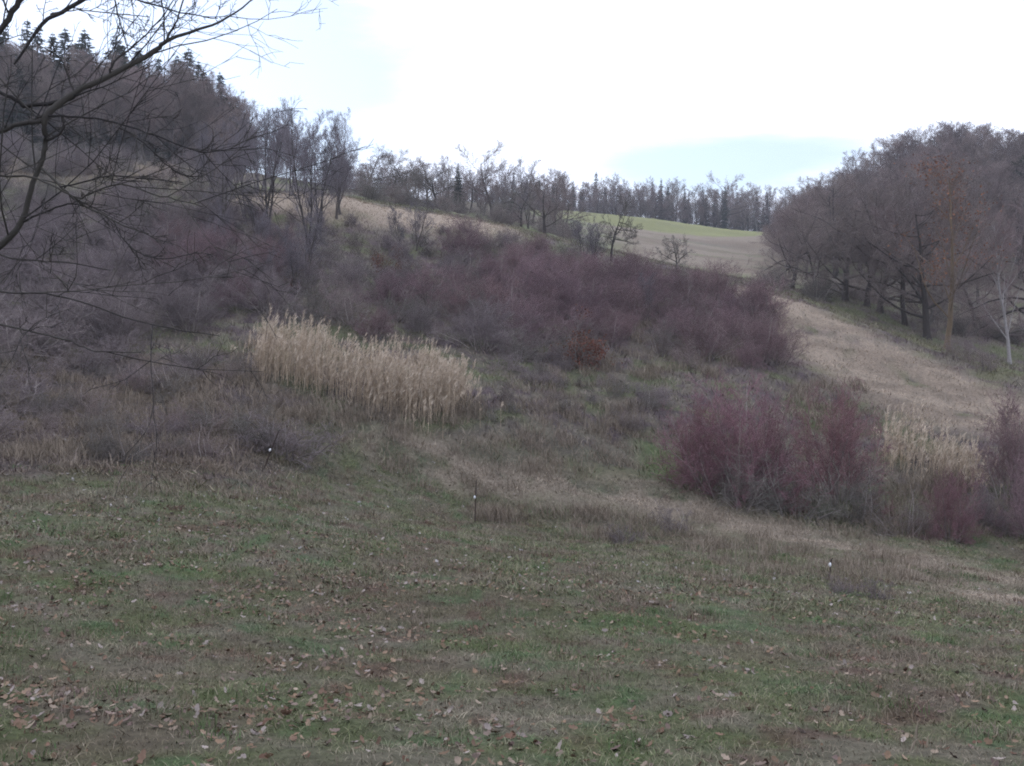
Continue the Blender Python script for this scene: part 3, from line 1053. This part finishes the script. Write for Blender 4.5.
for k in range(46):
    u = 330 + 235 * (k + rnd.random()) / 46
    Y = rnd.uniform(138, 172)
    x, y = at_px(u, 205, Y)
    tv = np.interp(u, [330, 380, 440, 500, 565], [156, 166, 174, 178, 188]) + rnd.gauss(0, 7)
    hgt = CAM[2] + (HORIZON - tv) / F * Y - hz(x, y)
    rnd.choice(BROAD + SLENDER[:2] + FOREST[:1]).place(x, y, max(3.5, hgt), 'bare tree in the mixed row along the ridge behind the tan crest', 'tree', 'bare trees of the ridge row', name='ridge_tree')
# low dark bushes under the ridge trees
for k in range(60):
    u = rnd.uniform(325, 570)
    Y = rnd.uniform(98, 160)
    x, y = at_px(u, 205, Y)
    rnd.choice(TANGLE + BROWNS).place(x, y, rnd.uniform(1.6, 3.0), 'low dark bush under the ridge trees behind the tan crest', 'bush', 'low bushes under the ridge trees', wide=1.3)

# clump of slender trees left of the tan crest
for k in range(20):
    u = 200 + 146 * (k + rnd.random()) / 20
    Y = rnd.uniform(60, 92)
    g = P(u, 240, Y)
    x, y = g[0], g[1]
    tv = np.interp(u, [205, 245, 285, 315, 348], [118, 96, 94, 106, 142]) + abs(rnd.gauss(0, 16))
    hgt = CAM[2] + (HORIZON - tv) / F * Y - hz(x, y)
    kd = BIRCH[k % 2] if k in (4, 11) else rnd.choice(SLENDER)
    lab = 'pale trunked slender tree among the bare clump left of the tan crest' if k in (4, 11) else 'thin bare tree in the clump left of the tan crest'
    kd.place(x, y, hgt, lab, 'tree', 'slender trees left of the tan crest', wide=.95)

# ------------------------------------------------------------------ grove at the right
ORANGE = bare('russet_leaved_tree', 400, 11, .17, SP_THIN, M_BARK_Y, M_TWIG, wob=.05)
rg = np.random.default_rng(400)
pp = mesh_points(ORANGE.parts[1][1])
cl = pp[rg.integers(0, len(pp), 70)]
V, Fc, vv = leaf_cards(rg, 1500, cl, .13, .38)
ORANGE.parts.append(('leaf_clusters', make_mesh('leaf_clusters', V, Fc, 3, var=vv, smoothf=False)))
ORANGE.parts[-1][1].materials.append(M_RUSSET)

SP_LOW = [dict(SP_WIDE[0], n=17, t0=.10, ang=68, up=.035, len=.70)] + SP_WIDE[1:]
GROVE_T = [bare('bare_tree', 420 + k, 8.0, .26, SP_LOW, M_BARK, M_TWIG, wob=.08, lean=.06) for k in range(3)]
for u, vb, vt, Y, kd, lab, wd, rot in [
    (792, 292, 196, 84, GROVE_T[0], 'leftmost spreading bare tree of the right grove beside the ploughed strip', 1.0, .4),
    (815, 300, 214, 80, BROAD[1], 'second bare tree from the left in the right grove', 1.1, 1.0),
    (845, 304, 186, 78, GROVE_T[1], 'wide bare tree with low sweeping branches behind the green spur edge', 1.1, 2.0),
    (867, 306, 176, 77, GROVE_T[2], 'dark forked bare tree in the middle of the right grove', 1.0, 3.0),
    (880, 308, 182, 75, GROVE_T[0], 'thick trunked bare tree with a low side limb in the right grove', 1.0, 4.4),
    (905, 326, 196, 73, BROAD[3], 'dark bare tree with a slightly bent trunk left of the russet leaved tree', .9, 5.1),
    (928, 340, 178, 70, GROVE_T[1], 'dark trunked bare tree close to the left of the russet leaved tree', .95, .9),
    (946, 349, 156, 62, ORANGE, 'tall tree with ochre trunk and scattered russet leaves in the right grove', 1.15, 2.2),
    (1010, 366, 204, 64, BIRCH[0], 'pale trunked bare tree near the right edge below the wooded hill', 1.1, 1.2),
    (975, 345, 232, 82, GROVE_T[2], 'grey bare tree behind the russet leaved tree', 1.1, .3),
    (1045, 360, 190, 74, GROVE_T[0], 'bare tree cut by the right edge of the view', 1.0, 1.3),
]:
    x, y = at_px(u, vb, Y)
    hgt = CAM[2] + (HORIZON - vt) / F * Y - hz(x, y)
    kd.place(x, y, hgt, lab, 'tree', wide=wd, rot=rot, sink=.1)
for k in range(52):
    u = rnd.uniform(765, 1050)
    Y = rnd.uniform(72, 104)
    x, y = at_px(u, 300, Y)
    if Y < 80 and 840 < u < 960:
        continue
    rnd.choice(TANGLE + BROWNS).place(x, y, rnd.uniform(1.3, 2.8), 'grey undergrowth bush beneath the trees of the right grove', 'bush', 'undergrowth bushes of the right grove', wide=1.2)
for u, v, hh, lab in [(968, 362, 1.6, 'low brown bush at the foot of the russet leaved tree'), (985, 372, 1.5, 'low brown bush right of the russet leaved tree'), (950, 356, 1.2, 'small dry bush against the base of the russet leaved tree')]:
    g = G(u, v, 30)
    BROWNS[1].place(g[0], g[1], hh, lab, 'bush', 'bushes at the foot of the grove')

# ------------------------------------------------------------------ the thicket on the slope
ZT = [(170, 232), (300, 220), (380, 230), (440, 234), (470, 228), (520, 242), (600, 268), (690, 280), (755, 305), (782, 345), (775, 372), (700, 375), (640, 345), (560, 350), (500, 372), (480, 352), (400, 348), (330, 332), (250, 322), (175, 300)]
T_POLY = np.array([G(u, v, 28)[:2] for u, v in ZT])
n_thk = 0
cand = random.Random(21)
placed = []
xs0, xs1, ys0, ys1 = T_POLY[:, 0].min(), T_POLY[:, 0].max(), T_POLY[:, 1].min(), T_POLY[:, 1].max()
for _ in range(9000):
    x, y = cand.uniform(xs0, xs1), cand.uniform(ys0, ys1)
    if not in_poly(np.array([x]), np.array([y]), T_POLY)[0]:
        continue
    gap = 1.75 if y < 60 else 2.0
    if any((x - a) ** 2 + (y - b) ** 2 < gap * gap for a, b in placed):
        continue
    if n_thk >= 270:
        break
    nz_ = float(fbm(np.array([x]), np.array([y]), 9, 71, 2)[0])
    if nz_ < .45 and cand.random() < .62:
        continue
    placed.append((x, y))
    n_thk += 1
    u = 512 + 1024 * x / y
    hh = cand.uniform(1.3, 2.8) * (.7 + .55 * nz_)
    if u < 450:
        hh *= min(1, max(.3, (82 - y) / 24))
    else:
        hh *= min(1, max(.55, (86 - y) / 18))
    redness = smooth(.46, .60, np.array([float(fbm(np.array([x]), np.array([y]), 7, 73, 2)[0]) - .10 + .16 * min(1, max(0, (u - 380) / 160))]))[0]
    r = cand.random()
    if r < .10 + redness * .68:
        cand.choice(RED).place(x, y, hh, 'reddish twigged bare shrub in the thicket on the far slope', 'shrub', 'red shrubs of the slope thicket', wide=1.3)
    elif r < .52:
        cand.choice(MAUVES).place(x, y, hh, 'mauve grey bare shrub in the thicket on the far slope', 'shrub', 'mauve shrubs of the slope thicket', wide=1.35)
    elif r < .80:
        cand.choice(TANGLE).place(x, y, hh * .9, 'tangled grey green shrub in the thicket on the far slope', 'shrub', 'tangled shrubs of the slope thicket', wide=1.3)
    else:
        cand.choice(BROWNS).place(x, y, hh * .9, 'brown bare shrub in the thicket on the far slope', 'shrub', 'brown shrubs of the slope thicket', wide=1.3)
for k in range(14):
    u, v = (cand.uniform(200, 330), cand.uniform(225, 300)) if k < 8 else (cand.uniform(330, 720), cand.uniform(250, 330))
    g = G(u, v, 30)
    cand.choice(SLENDER).place(g[0], g[1], cand.uniform(2.4, 4.2), 'thin bare sapling rising out of the slope thicket', 'sapling', 'saplings in the slope thicket', name='bare_sapling', wide=1.1)
# mauve brambles on the left slope
Z_BR = np.array([G(u, v, 24)[:2] for u, v in [(-60, 250), (60, 232), (205, 225), (215, 300), (190, 335), (110, 345), (40, 352), (-60, 365)]])
pl2 = []
for _ in range(4000):
    x, y = cand.uniform(Z_BR[:, 0].min(), Z_BR[:, 0].max()), cand.uniform(Z_BR[:, 1].min(), Z_BR[:, 1].max())
    if not in_poly(np.array([x]), np.array([y]), Z_BR)[0] or any((x - a) ** 2 + (y - b) ** 2 < 2.4 for a, b in pl2):
        continue
    if len(pl2) > 150:
        break
    pl2.append((x, y))
    cand.choice(BRAMBLE + BRAMBLE + MAUVES[:1]).place(x, y, cand.uniform(1.0, 2.2), 'arching mauve bramble on the left side of the far slope', 'bramble', 'brambles of the left slope', wide=1.4)
for k in range(150):
    u, v = cand.uniform(-40, 235), cand.uniform(149, 236) if k % 3 else cand.uniform(149, 175)
    g = G(u, v, 40)
    if soft_poly(g[:1], g[1:2], Z_LEFT, 3)[0] > .5 and cand.random() < .75:
        continue
    cand.choice(BROWNS + TANGLE + MAUVES).place(g[0], g[1], cand.uniform(1.2, 3.0), 'scrubby bush on the bank below the left ridge wood', 'bush', 'scrub below the ridge wood', wide=1.3)
for k in range(90):
    u, v = cand.uniform(-40, 300), cand.uniform(345, 462)
    g = G(u, v, 17)
    if not in_poly(g[:1], g[1:2], Z_DARK)[0]:
        continue
    cand.choice(BRAMBLE + TANGLE + BROWNS).place(g[0], g[1], cand.uniform(.4, 1.15), 'low brown scrub clump on the rough left bank', 'scrub', 'scrub clumps of the left bank', name='scrub_clump', wide=1.5)
# sparse low weeds in the open hollow of the slope
for k in range(60):
    u, v = cand.uniform(490, 690), cand.uniform(345, 430)
    g = G(u, v, 24)
    cand.choice(BRAMBLE + TANGLE + BROWNS).place(g[0], g[1], cand.uniform(.4, .9), 'low wispy weed in the open hollow below the thicket', 'weed', 'weeds of the open hollow', wide=1.3)

# ------------------------------------------------------------------ single shrubs one can point to
SOLO = [  # column, base row, top row, kind, width, name, label
    (730, 499, 372, DOGWOOD[0], .88, 'large red twigged dogwood at the foot of the slope, left of its twin'),
    (700, 490, 396, DOGWOOD[2], .7, 'smaller red twigged dogwood leaning against the left flank of the large one'),
    (770, 498, 388, DOGWOOD[2], .72, 'reddish shrub squeezed between the two large dogwoods'),
    (838, 502, 380, DOGWOOD[1], .82, 'large red twigged dogwood at the foot of the slope, right of its twin'),
    (795, 514, 440, TANGLE[0], 1.0, 'grey tangled bush before the right large dogwood'),
    (742, 510, 446, TANGLE[1], 1.2, 'low grey green bush with pale arching stems under the left dogwood'),
    (862, 520, 446, TANGLE[2], .9, 'grey brown shrub right of the large dogwoods beside the reeds'),
    (952, 542, 470, DOGWOOD[2], .85, 'low red twigged bush before the smaller reed stand'),
    (905, 534, 478, BROWNS[0], 1.1, 'low brown bush at the left foot of the smaller reed stand'),
    (985, 530, 478, MAUVES[1], .9, 'mauve grey bush between the low red bush and the right edge'),
    (1014, 500, 390, RED[1], .75, 'tall purple red shrub at the right edge above the valley floor'),
    (1036, 540, 456, RED[0], .9, 'reddish shrub cut by the right edge at the valley floor'),
    (676, 530, 494, BRAMBLE[0], .9, 'small brown bush standing alone at the meadow edge left of the dogwoods'),
    (840, 595, 572, BRAMBLE[1], .9, 'wispy dry weed beside the white insulator in the meadow'),
    (880, 600, 566, BRAMBLE[0], .8, 'wispy brown weed in the lower right meadow'),
    (620, 540, 516, BRAMBLE[1], 1.0, 'wispy dry weed left of the lone brown bush'),
]
for u, vb, vt, kd, wd, lab in SOLO:
    g = G(u, vb, 12)
    kd.place(g[0], g[1], px_h(vb, vt, g[1]), lab, 'weed' if 'weed' in lab else 'shrub', wide=wd)
# russet leaved shrubs
for u, vb, vt, lab, sd in [(586, 368, 310, 'shrub holding dead russet leaves in the middle of the slope', 611), (388, 275, 248, 'small russet leaved shrub in the upper thicket above the reeds', 612),
                           (292, 292, 272, 'small reddish leaved shrub at the dark foot of the left thicket', 613)]:
    kd = TANGLE[sd % 3]
    pts = mesh_points(kd.parts[1][1])
    rg = np.random.default_rng(sd)
    V, Fc, vv = leaf_cards(rg, 2000, pts[rg.integers(0, len(pts), 60)], .10, .18)
    K = Kind('russet_leaved_shrub', [(pn, me, None) for pn, me in kd.parts] + [('leaf_clusters', make_mesh('leaf_clusters', V, Fc, 3, var=vv, smoothf=False), M_RUST_D)])
    K.h = kd.h
    g = G(u, vb, 28)
    K.place(g[0], g[1], px_h(vb, vt, g[1]), lab, 'shrub', wide=1.1)


# ------------------------------------------------------------------ electric fence stakes
def stake(u, v, h, lean, ins, label):
    g = G(u, v, 10)
    e = bpy.data.objects.new('fence_stake', None)
    COL.objects.link(e)
    e.location = g
    e.rotation_euler = (0, lean, 0)
    tag(e, label, 'fence post', 'electric fence stakes')
    w = Wood()
    w.add([np.array([0, 0, -.2]), np.array([0, 0, h * .5]), np.array([0, 0, h])], [.017, .016, .015], 6, .5)
    w.add([np.array([0, 0, h]), np.array([.0, 0, h + .02]), np.array([.03, 0, h + .05])], [.015, .012, .009], 6, .5)
    link('post', w.mesh('post'), M_POST, e)
    q = Wood()
    zi = h * ins
    q.add([np.array([-.02, -.03, zi - .035]), np.array([-.028, -.045, zi - .012]), np.array([-.028, -.045, zi + .012]), np.array([-.02, -.03, zi + .035])], [.013, .025, .025, .013], 8, .5)
    q.add([np.array([.0, -.0, zi]), np.array([-.014, -.022, zi]), np.array([-.028, -.044, zi])], [.012, .012, .012], 6, .5)
    link('insulator', q.mesh('insulator'), M_WHITE, e)


stake(264, 469, 1.0, .38, .5, 'thin leaning fence stake with a white insulator below the reeds')
stake(475, 522, 1.05, .03, .62, 'thin upright fence stake with a white insulator at the meadow edge')
stake(829, 580, .32, .12, .75, 'short sunken fence stake with a white insulator among weeds in the right meadow')


# ------------------------------------------------------------------ the bare tree reaching in from the left
def near_tree():
    root = bpy.data.objects.new('overhanging_tree', None)
    COL.objects.link(root)
    bx, by = P(-190, 340, 8.6)[:2]
    base = np.array([bx, by, hz(bx, by)])
    root.location = base
    tag(root, 'dark bare tree at the left edge reaching its drooping branches into view', 'tree')
    rnd = random.Random(77)
    w = Wood()
    tp = [base + np.array([0, 0, -.2]), base + np.array([.02, 0, .6]), base + np.array([.1, .05, 1.6]), base + np.array([.05, .1, 2.8]), base + np.array([.2, .1, 4.2]), base + np.array([.15, .2, 5.8]), base + np.array([.3, .2, 7.5])]
    w.add([p - base for p in tp], [.24, .19, .17, .15, .12, .09, .05], 10, .5)
    link('trunk', w.mesh('trunk'), M_BARK_D, root)
    SPT = [dict(n=14, t0=.12, ang=40, len=.34, seg=5, wob=.08, up=.03, ratio=.36, sides=4, rmin=.004, fall=.3, flat=.4, tip=.4),
           dict(n=5, t0=.15, ang=40, len=.5, seg=4, wob=.14, up=-.01, ratio=.6, sides=3, rmin=.0032, tip=.5),
           dict(n=3, t0=.2, ang=38, len=.5, seg=3, wob=.14, up=.0, ratio=.7, sides=3, rmin=.0026, tip=.6)]

    def limb(pix, n_side=1.0, from_trunk=None):
        pts, rad = [], []
        if from_trunk is not None:
            pts.append(tp[from_trunk])
            rad.append(pix[0][3] / 2 / F * pix[0][2] * 1.25)
        for u, v, Y, wpx in pix:
            pts.append(P(u, v, Y))
            rad.append(wpx * .7 / 2 / F * Y)
        # smooth the polyline
        Q, R = [], []
        for i in range(len(pts) - 1):
            p0, p1, p2, p3 = pts[max(i - 1, 0)], pts[i], pts[i + 1], pts[min(i + 2, len(pts) - 1)]
            for s in (0, .25, .5, .75):
                Q.append(.5 * (2 * p1 + (p2 - p0) * s + (2 * p0 - 5 * p1 + 4 * p2 - p3) * s * s + (3 * p1 - p0 - 3 * p2 + p3) * s ** 3))
                R.append(rad[i] * (1 - s) + rad[i + 1] * s)
        Q.append(pts[-1])
        R.append(rad[-1])
        Q = [q - base + np.array([rnd.gauss(0, .003), rnd.gauss(0, .003), rnd.gauss(0, .003)]) for q in Q]
        w = Wood()
        w.add(Q, R, 7, rnd.random())
        spec = [dict(SPT[0], n=9 * n_side)] + SPT[1:]
        branch_out(rnd, lambda lv: w, Q, R, 0, spec)
        link('branch', w.mesh('branch'), M_BARK_D, root)

    limb([(-60, 290, 8.5, 11), (0, 246, 8.4, 10), (22, 220, 8.4, 8), (31, 190, 8.4, 7.5), (40, 165, 8.4, 7), (46, 140, 8.4, 7), (46, 117, 8.4, 10), (74, 93, 8.5, 8.5), (109, 76, 8.6, 8), (155, 51, 8.8, 7), (167, 41, 8.8, 5.5), (212, 25, 9.0, 3.5), (236, 12, 9.1, 2.5), (262, -8, 9.2, 1.8)], 1.5, 2)
    limb([(166, 41, 8.8, 4), (171, 31, 8.8, 3), (177, 20, 8.8, 2.4), (186, -8, 8.8, 2)], .5)
    limb([(-50, 140, 8.3, 9), (0, 132, 8.3, 7), (14, 125, 8.3, 7), (42, 121, 8.4, 7)], .5, 3)
    limb([(-50, 84, 8.6, 6), (0, 93, 8.5, 5), (18, 101, 8.5, 6), (28, 106, 8.5, 6), (69, 99, 8.5, 6), (76, 92, 8.5, 6)], .6, 3)
    limb([(14, 65, 8.7, 2.6), (42, 24, 8.7, 5.5), (62, 12, 8.8, 6), (86, -2, 8.9, 6), (110, -18, 9, 5)], .4)
    limb([(-60, 80, 8.9, 9), (0, 30, 8.9, 8), (12, 12, 8.9, 8), (22, -2, 8.9, 8), (34, -30, 8.9, 7)], .6, 4)
    limb([(48, 116, 8.4, 4), (62, 116, 8.3, 3), (95, 118, 8.2, 2.8), (123, 125, 8.2, 2.6), (155, 135, 8.1, 2.4), (190, 149, 8.1, 2), (211, 152, 8, 1.7), (250, 146, 8, 1.2)], 1.0)
    limb([(62, 116, 8.4, 4), (64, 125, 8.4, 4), (58, 135, 8.4, 4), (46, 141, 8.4, 4)], .3)
    limb([(41, 168, 8.4, 4), (63, 188, 8.2, 3.2), (78, 202, 8.2, 3.2), (106, 216, 8.1, 2.6), (125, 226, 8, 2), (149, 234, 8, 1.4)], .5)
    limb([(-40, 172, 8.2, 4), (0, 176, 8.2, 3.5), (31, 177, 8.2, 3.2), (57, 188, 8.1, 2.8), (78, 198, 8.1, 2.6), (94, 192, 8, 2.4), (121, 184, 8, 2.1), (153, 194, 7.9, 1.9), (182, 201, 7.9, 1.6), (204, 207, 7.9, 1.2)], 1.2, 2)
    limb([(60, 187, 8.1, 2.6), (88, 181, 8.1, 2.2), (112, 176, 8, 2), (141, 178, 8, 1.8), (182, 182, 8, 1.3)], .8)
    limb([(22, 222, 8.4, 3.4), (45, 212, 8.3, 2.8), (67, 204, 8.2, 2.4), (84, 206, 8.2, 2)], .6)
    limb([(112, 219, 8.1, 2), (125, 241, 8, 1.8), (141, 253, 8, 1.7), (165, 259, 7.9, 1.5), (198, 252, 7.9, 1)], .45)
    limb([(120, 128, 8.2, 2), (140, 140, 8.2, 2), (153, 152, 8.2, 1.9), (163, 162, 8.2, 1.9), (176, 172, 8.2, 1.8), (188, 176, 8.2, 1.6), (202, 176, 8.2, 1.1)], .6)
    limb([(-60, 280, 7.6, 3), (0, 292, 7.4, 2.6), (45, 294, 7.3, 2.4), (88, 304, 7.2, 2.2), (134, 320, 7.2, 1.9), (180, 330, 7.1, 1.5), (220, 336, 7.1, 1)], .3, 2)
    limb([(-60, 312, 7.4, 3), (0, 325, 7.2, 2.8), (63, 339, 7.1, 2.4), (84, 347, 7.1, 2), (102, 352, 7, 1.7), (141, 352, 7, 1)], .3, 2)
    limb([(100, -18, 9.2, 3), (137, 0, 9.1, 2.6), (153, 4, 9.1, 2.4), (180, 12, 9.1, 2), (218, 19, 9.1, 1.3)], .9)
    limb([(50, 14, 8.8, 2), (72, 10, 8.8, 1.7), (99, 12, 8.9, 1.6), (150, 17, 8.9, 1.2)], .7)
    limb([(112, -10, 9, 2.4), (118, 14, 9, 2.2), (123, 33, 9, 1.9), (128, 50, 9, 1.3)], .7)
    limb([(109, 76, 8.6, 4), (114, 62, 8.6, 3), (135, 44, 8.7, 2.4), (158, 22, 8.7, 2), (176, -4, 8.8, 1.5)], .9)
    limb([(74, 93, 8.5, 3), (66, 72, 8.5, 2.4), (60, 58, 8.5, 2), (44, 48, 8.5, 1.6)], .7)
    limb([(-30, 240, 7.8, 3), (10, 258, 7.6, 2.4), (60, 262, 7.5, 2), (110, 270, 7.4, 1.6)], .3)


near_tree()

# ------------------------------------------------------------------ thin winter haze
def haze():
    x, y, z0, z1 = 1700.0, 1700.0, -30.0, 75.0
    V = np.array([[sx * x, sy * y, z] for z in (z0, z1) for sy in (-1, 1) for sx in (-1, 1)])
    Fq = np.array([[0, 2, 3, 1], [4, 5, 7, 6], [0, 1, 5, 4], [2, 6, 7, 3], [0, 4, 6, 2], [1, 3, 7, 5]])
    me = make_mesh('haze', V, Fq, 4, smoothf=False)
    m = bpy.data.materials.new('haze')
    m.use_nodes = True
    nt = m.node_tree
    nt.nodes.clear()
    out = nd(nt, 'ShaderNodeOutputMaterial')
    vol = nd(nt, 'ShaderNodeVolumePrincipled')
    vol.inputs['Color'].default_value = (.82, .86, .95, 1)
    vol.inputs['Density'].default_value = HAZE
    vol.inputs['Anisotropy'].default_value = .2
    nt.links.new(vol.outputs['Volume'], out.inputs['Volume'])
    tag(link('haze', me, m), 'thin pale winter haze over the valley', 'haze', kind='stuff')


HAZE = .00045
haze()

# ------------------------------------------------------------------ light
SUN_EL, SUN_AZ = math.radians(38), math.radians(-40)      # azimuth from +Y towards +X
w = bpy.data.worlds.new('World')
scene.world = w
w.use_nodes = True
nt = w.node_tree
bg = nt.nodes['Background']
sky = nd(nt, 'ShaderNodeTexSky', sky_type='NISHITA')
sky.sun_disc = False
sky.sun_elevation = SUN_EL
sky.sun_rotation = SUN_AZ
sky.air_density = 1.2
sky.dust_density = 1.0
tc = nd(nt, 'ShaderNodeTexCoord')
# cloud cover, thinner where blue shows
mp = nd(nt, 'ShaderNodeMapping')
mp.inputs['Scale'].default_value = (2.2, 2.2, 9.0)
mp.inputs['Location'].default_value = (.4, .1, .2)
nz = nd(nt, 'ShaderNodeTexNoise')
nz.inputs['Scale'].default_value = 1.6
nz.inputs['Detail'].default_value = 5
nz.inputs['Roughness'].default_value = .55
nt.links.new(tc.outputs['Generated'], mp.inputs['Vector'])
nt.links.new(mp.outputs['Vector'], nz.inputs['Vector'])


def hole(loc, sc):
    m = nd(nt, 'ShaderNodeMapping', vector_type='POINT')
    m.inputs['Scale'].default_value = (1 / sc[0], 0.0, 1 / sc[1])
    m.inputs['Location'].default_value = (-loc[0] / sc[0], 0, -loc[1] / sc[1])
    g = nd(nt, 'ShaderNodeTexGradient', gradient_type='SPHERICAL')
    nt.links.new(tc.outputs['Generated'], m.inputs['Vector'])
    nt.links.new(m.outputs['Vector'], g.inputs['Vector'])
    return g.outputs['Fac']


def math_node(op, a, b):
    n = nd(nt, 'ShaderNodeMath', operation=op)
    for i, v in enumerate((a, b)):
        if hasattr(v, 'is_linked') or hasattr(v, 'links'):
            nt.links.new(v, n.inputs[i])
        else:
            n.inputs[i].default_value = v
    return n.outputs[0]


h1 = hole((.20, .168), (.22, .045))
h2 = hole((-.33, .24), (.30, .20))
hs_ = math_node('ADD', h1, math_node('MULTIPLY', h2, 1.5))
mask = math_node('ADD', math_node('MULTIPLY', hs_, 1.0), math_node('MULTIPLY', math_node('SUBTRACT', nz.outputs['Fac'], .5), 1.4))
mr = nd(nt, 'ShaderNodeMapRange')
mr.interpolation_type = 'SMOOTHSTEP'
mr.inputs['From Min'].default_value = .10
mr.inputs['From Max'].default_value = .55
mr.inputs['To Min'].default_value = 0
mr.inputs['To Max'].default_value = .72
nt.links.new(mask, mr.inputs['Value'])
mix = nd(nt, 'ShaderNodeMix', data_type='RGBA')
mix.inputs['A'].default_value = (9.7, 10.5, 12.6, 1)
nt.links.new(mr.outputs['Result'], mix.inputs['Factor'])
gain = nd(nt, 'ShaderNodeVectorMath', operation='MULTIPLY')
gain.inputs[1].default_value = (1.08, 1.14, 1.34)
nt.links.new(sky.outputs['Color'], gain.inputs[0])
nt.links.new(gain.outputs['Vector'], mix.inputs['B'])
nt.links.new(mix.outputs['Result'], bg.inputs['Color'])
bg.inputs['Strength'].default_value = .1

sd = bpy.data.lights.new('sun', 'SUN')
sd.energy = .5
sd.angle = math.radians(25)
sd.color = (1, .96, .9)
so = bpy.data.objects.new('sun', sd)
COL.objects.link(so)
so.rotation_euler = (math.pi / 2 - SUN_EL, 0, math.pi - SUN_AZ)

# ------------------------------------------------------------------ picture
vs = scene.view_settings
vs.view_transform = 'Standard'
vs.look = 'None'
vs.exposure = .45
vs.gamma = 1
vs.use_curve_mapping = False
scene.render.engine = 'CYCLES'
cy = scene.cycles
cy.max_bounces = 4
cy.diffuse_bounces = 3
cy.glossy_bounces = 1
cy.use_denoising = True
cy.denoiser = 'OPENIMAGEDENOISE'
cy.denoising_input_passes = 'RGB_ALBEDO_NORMAL'
cy.denoising_prefilter = 'NONE'
cy.filter_width = 1.9
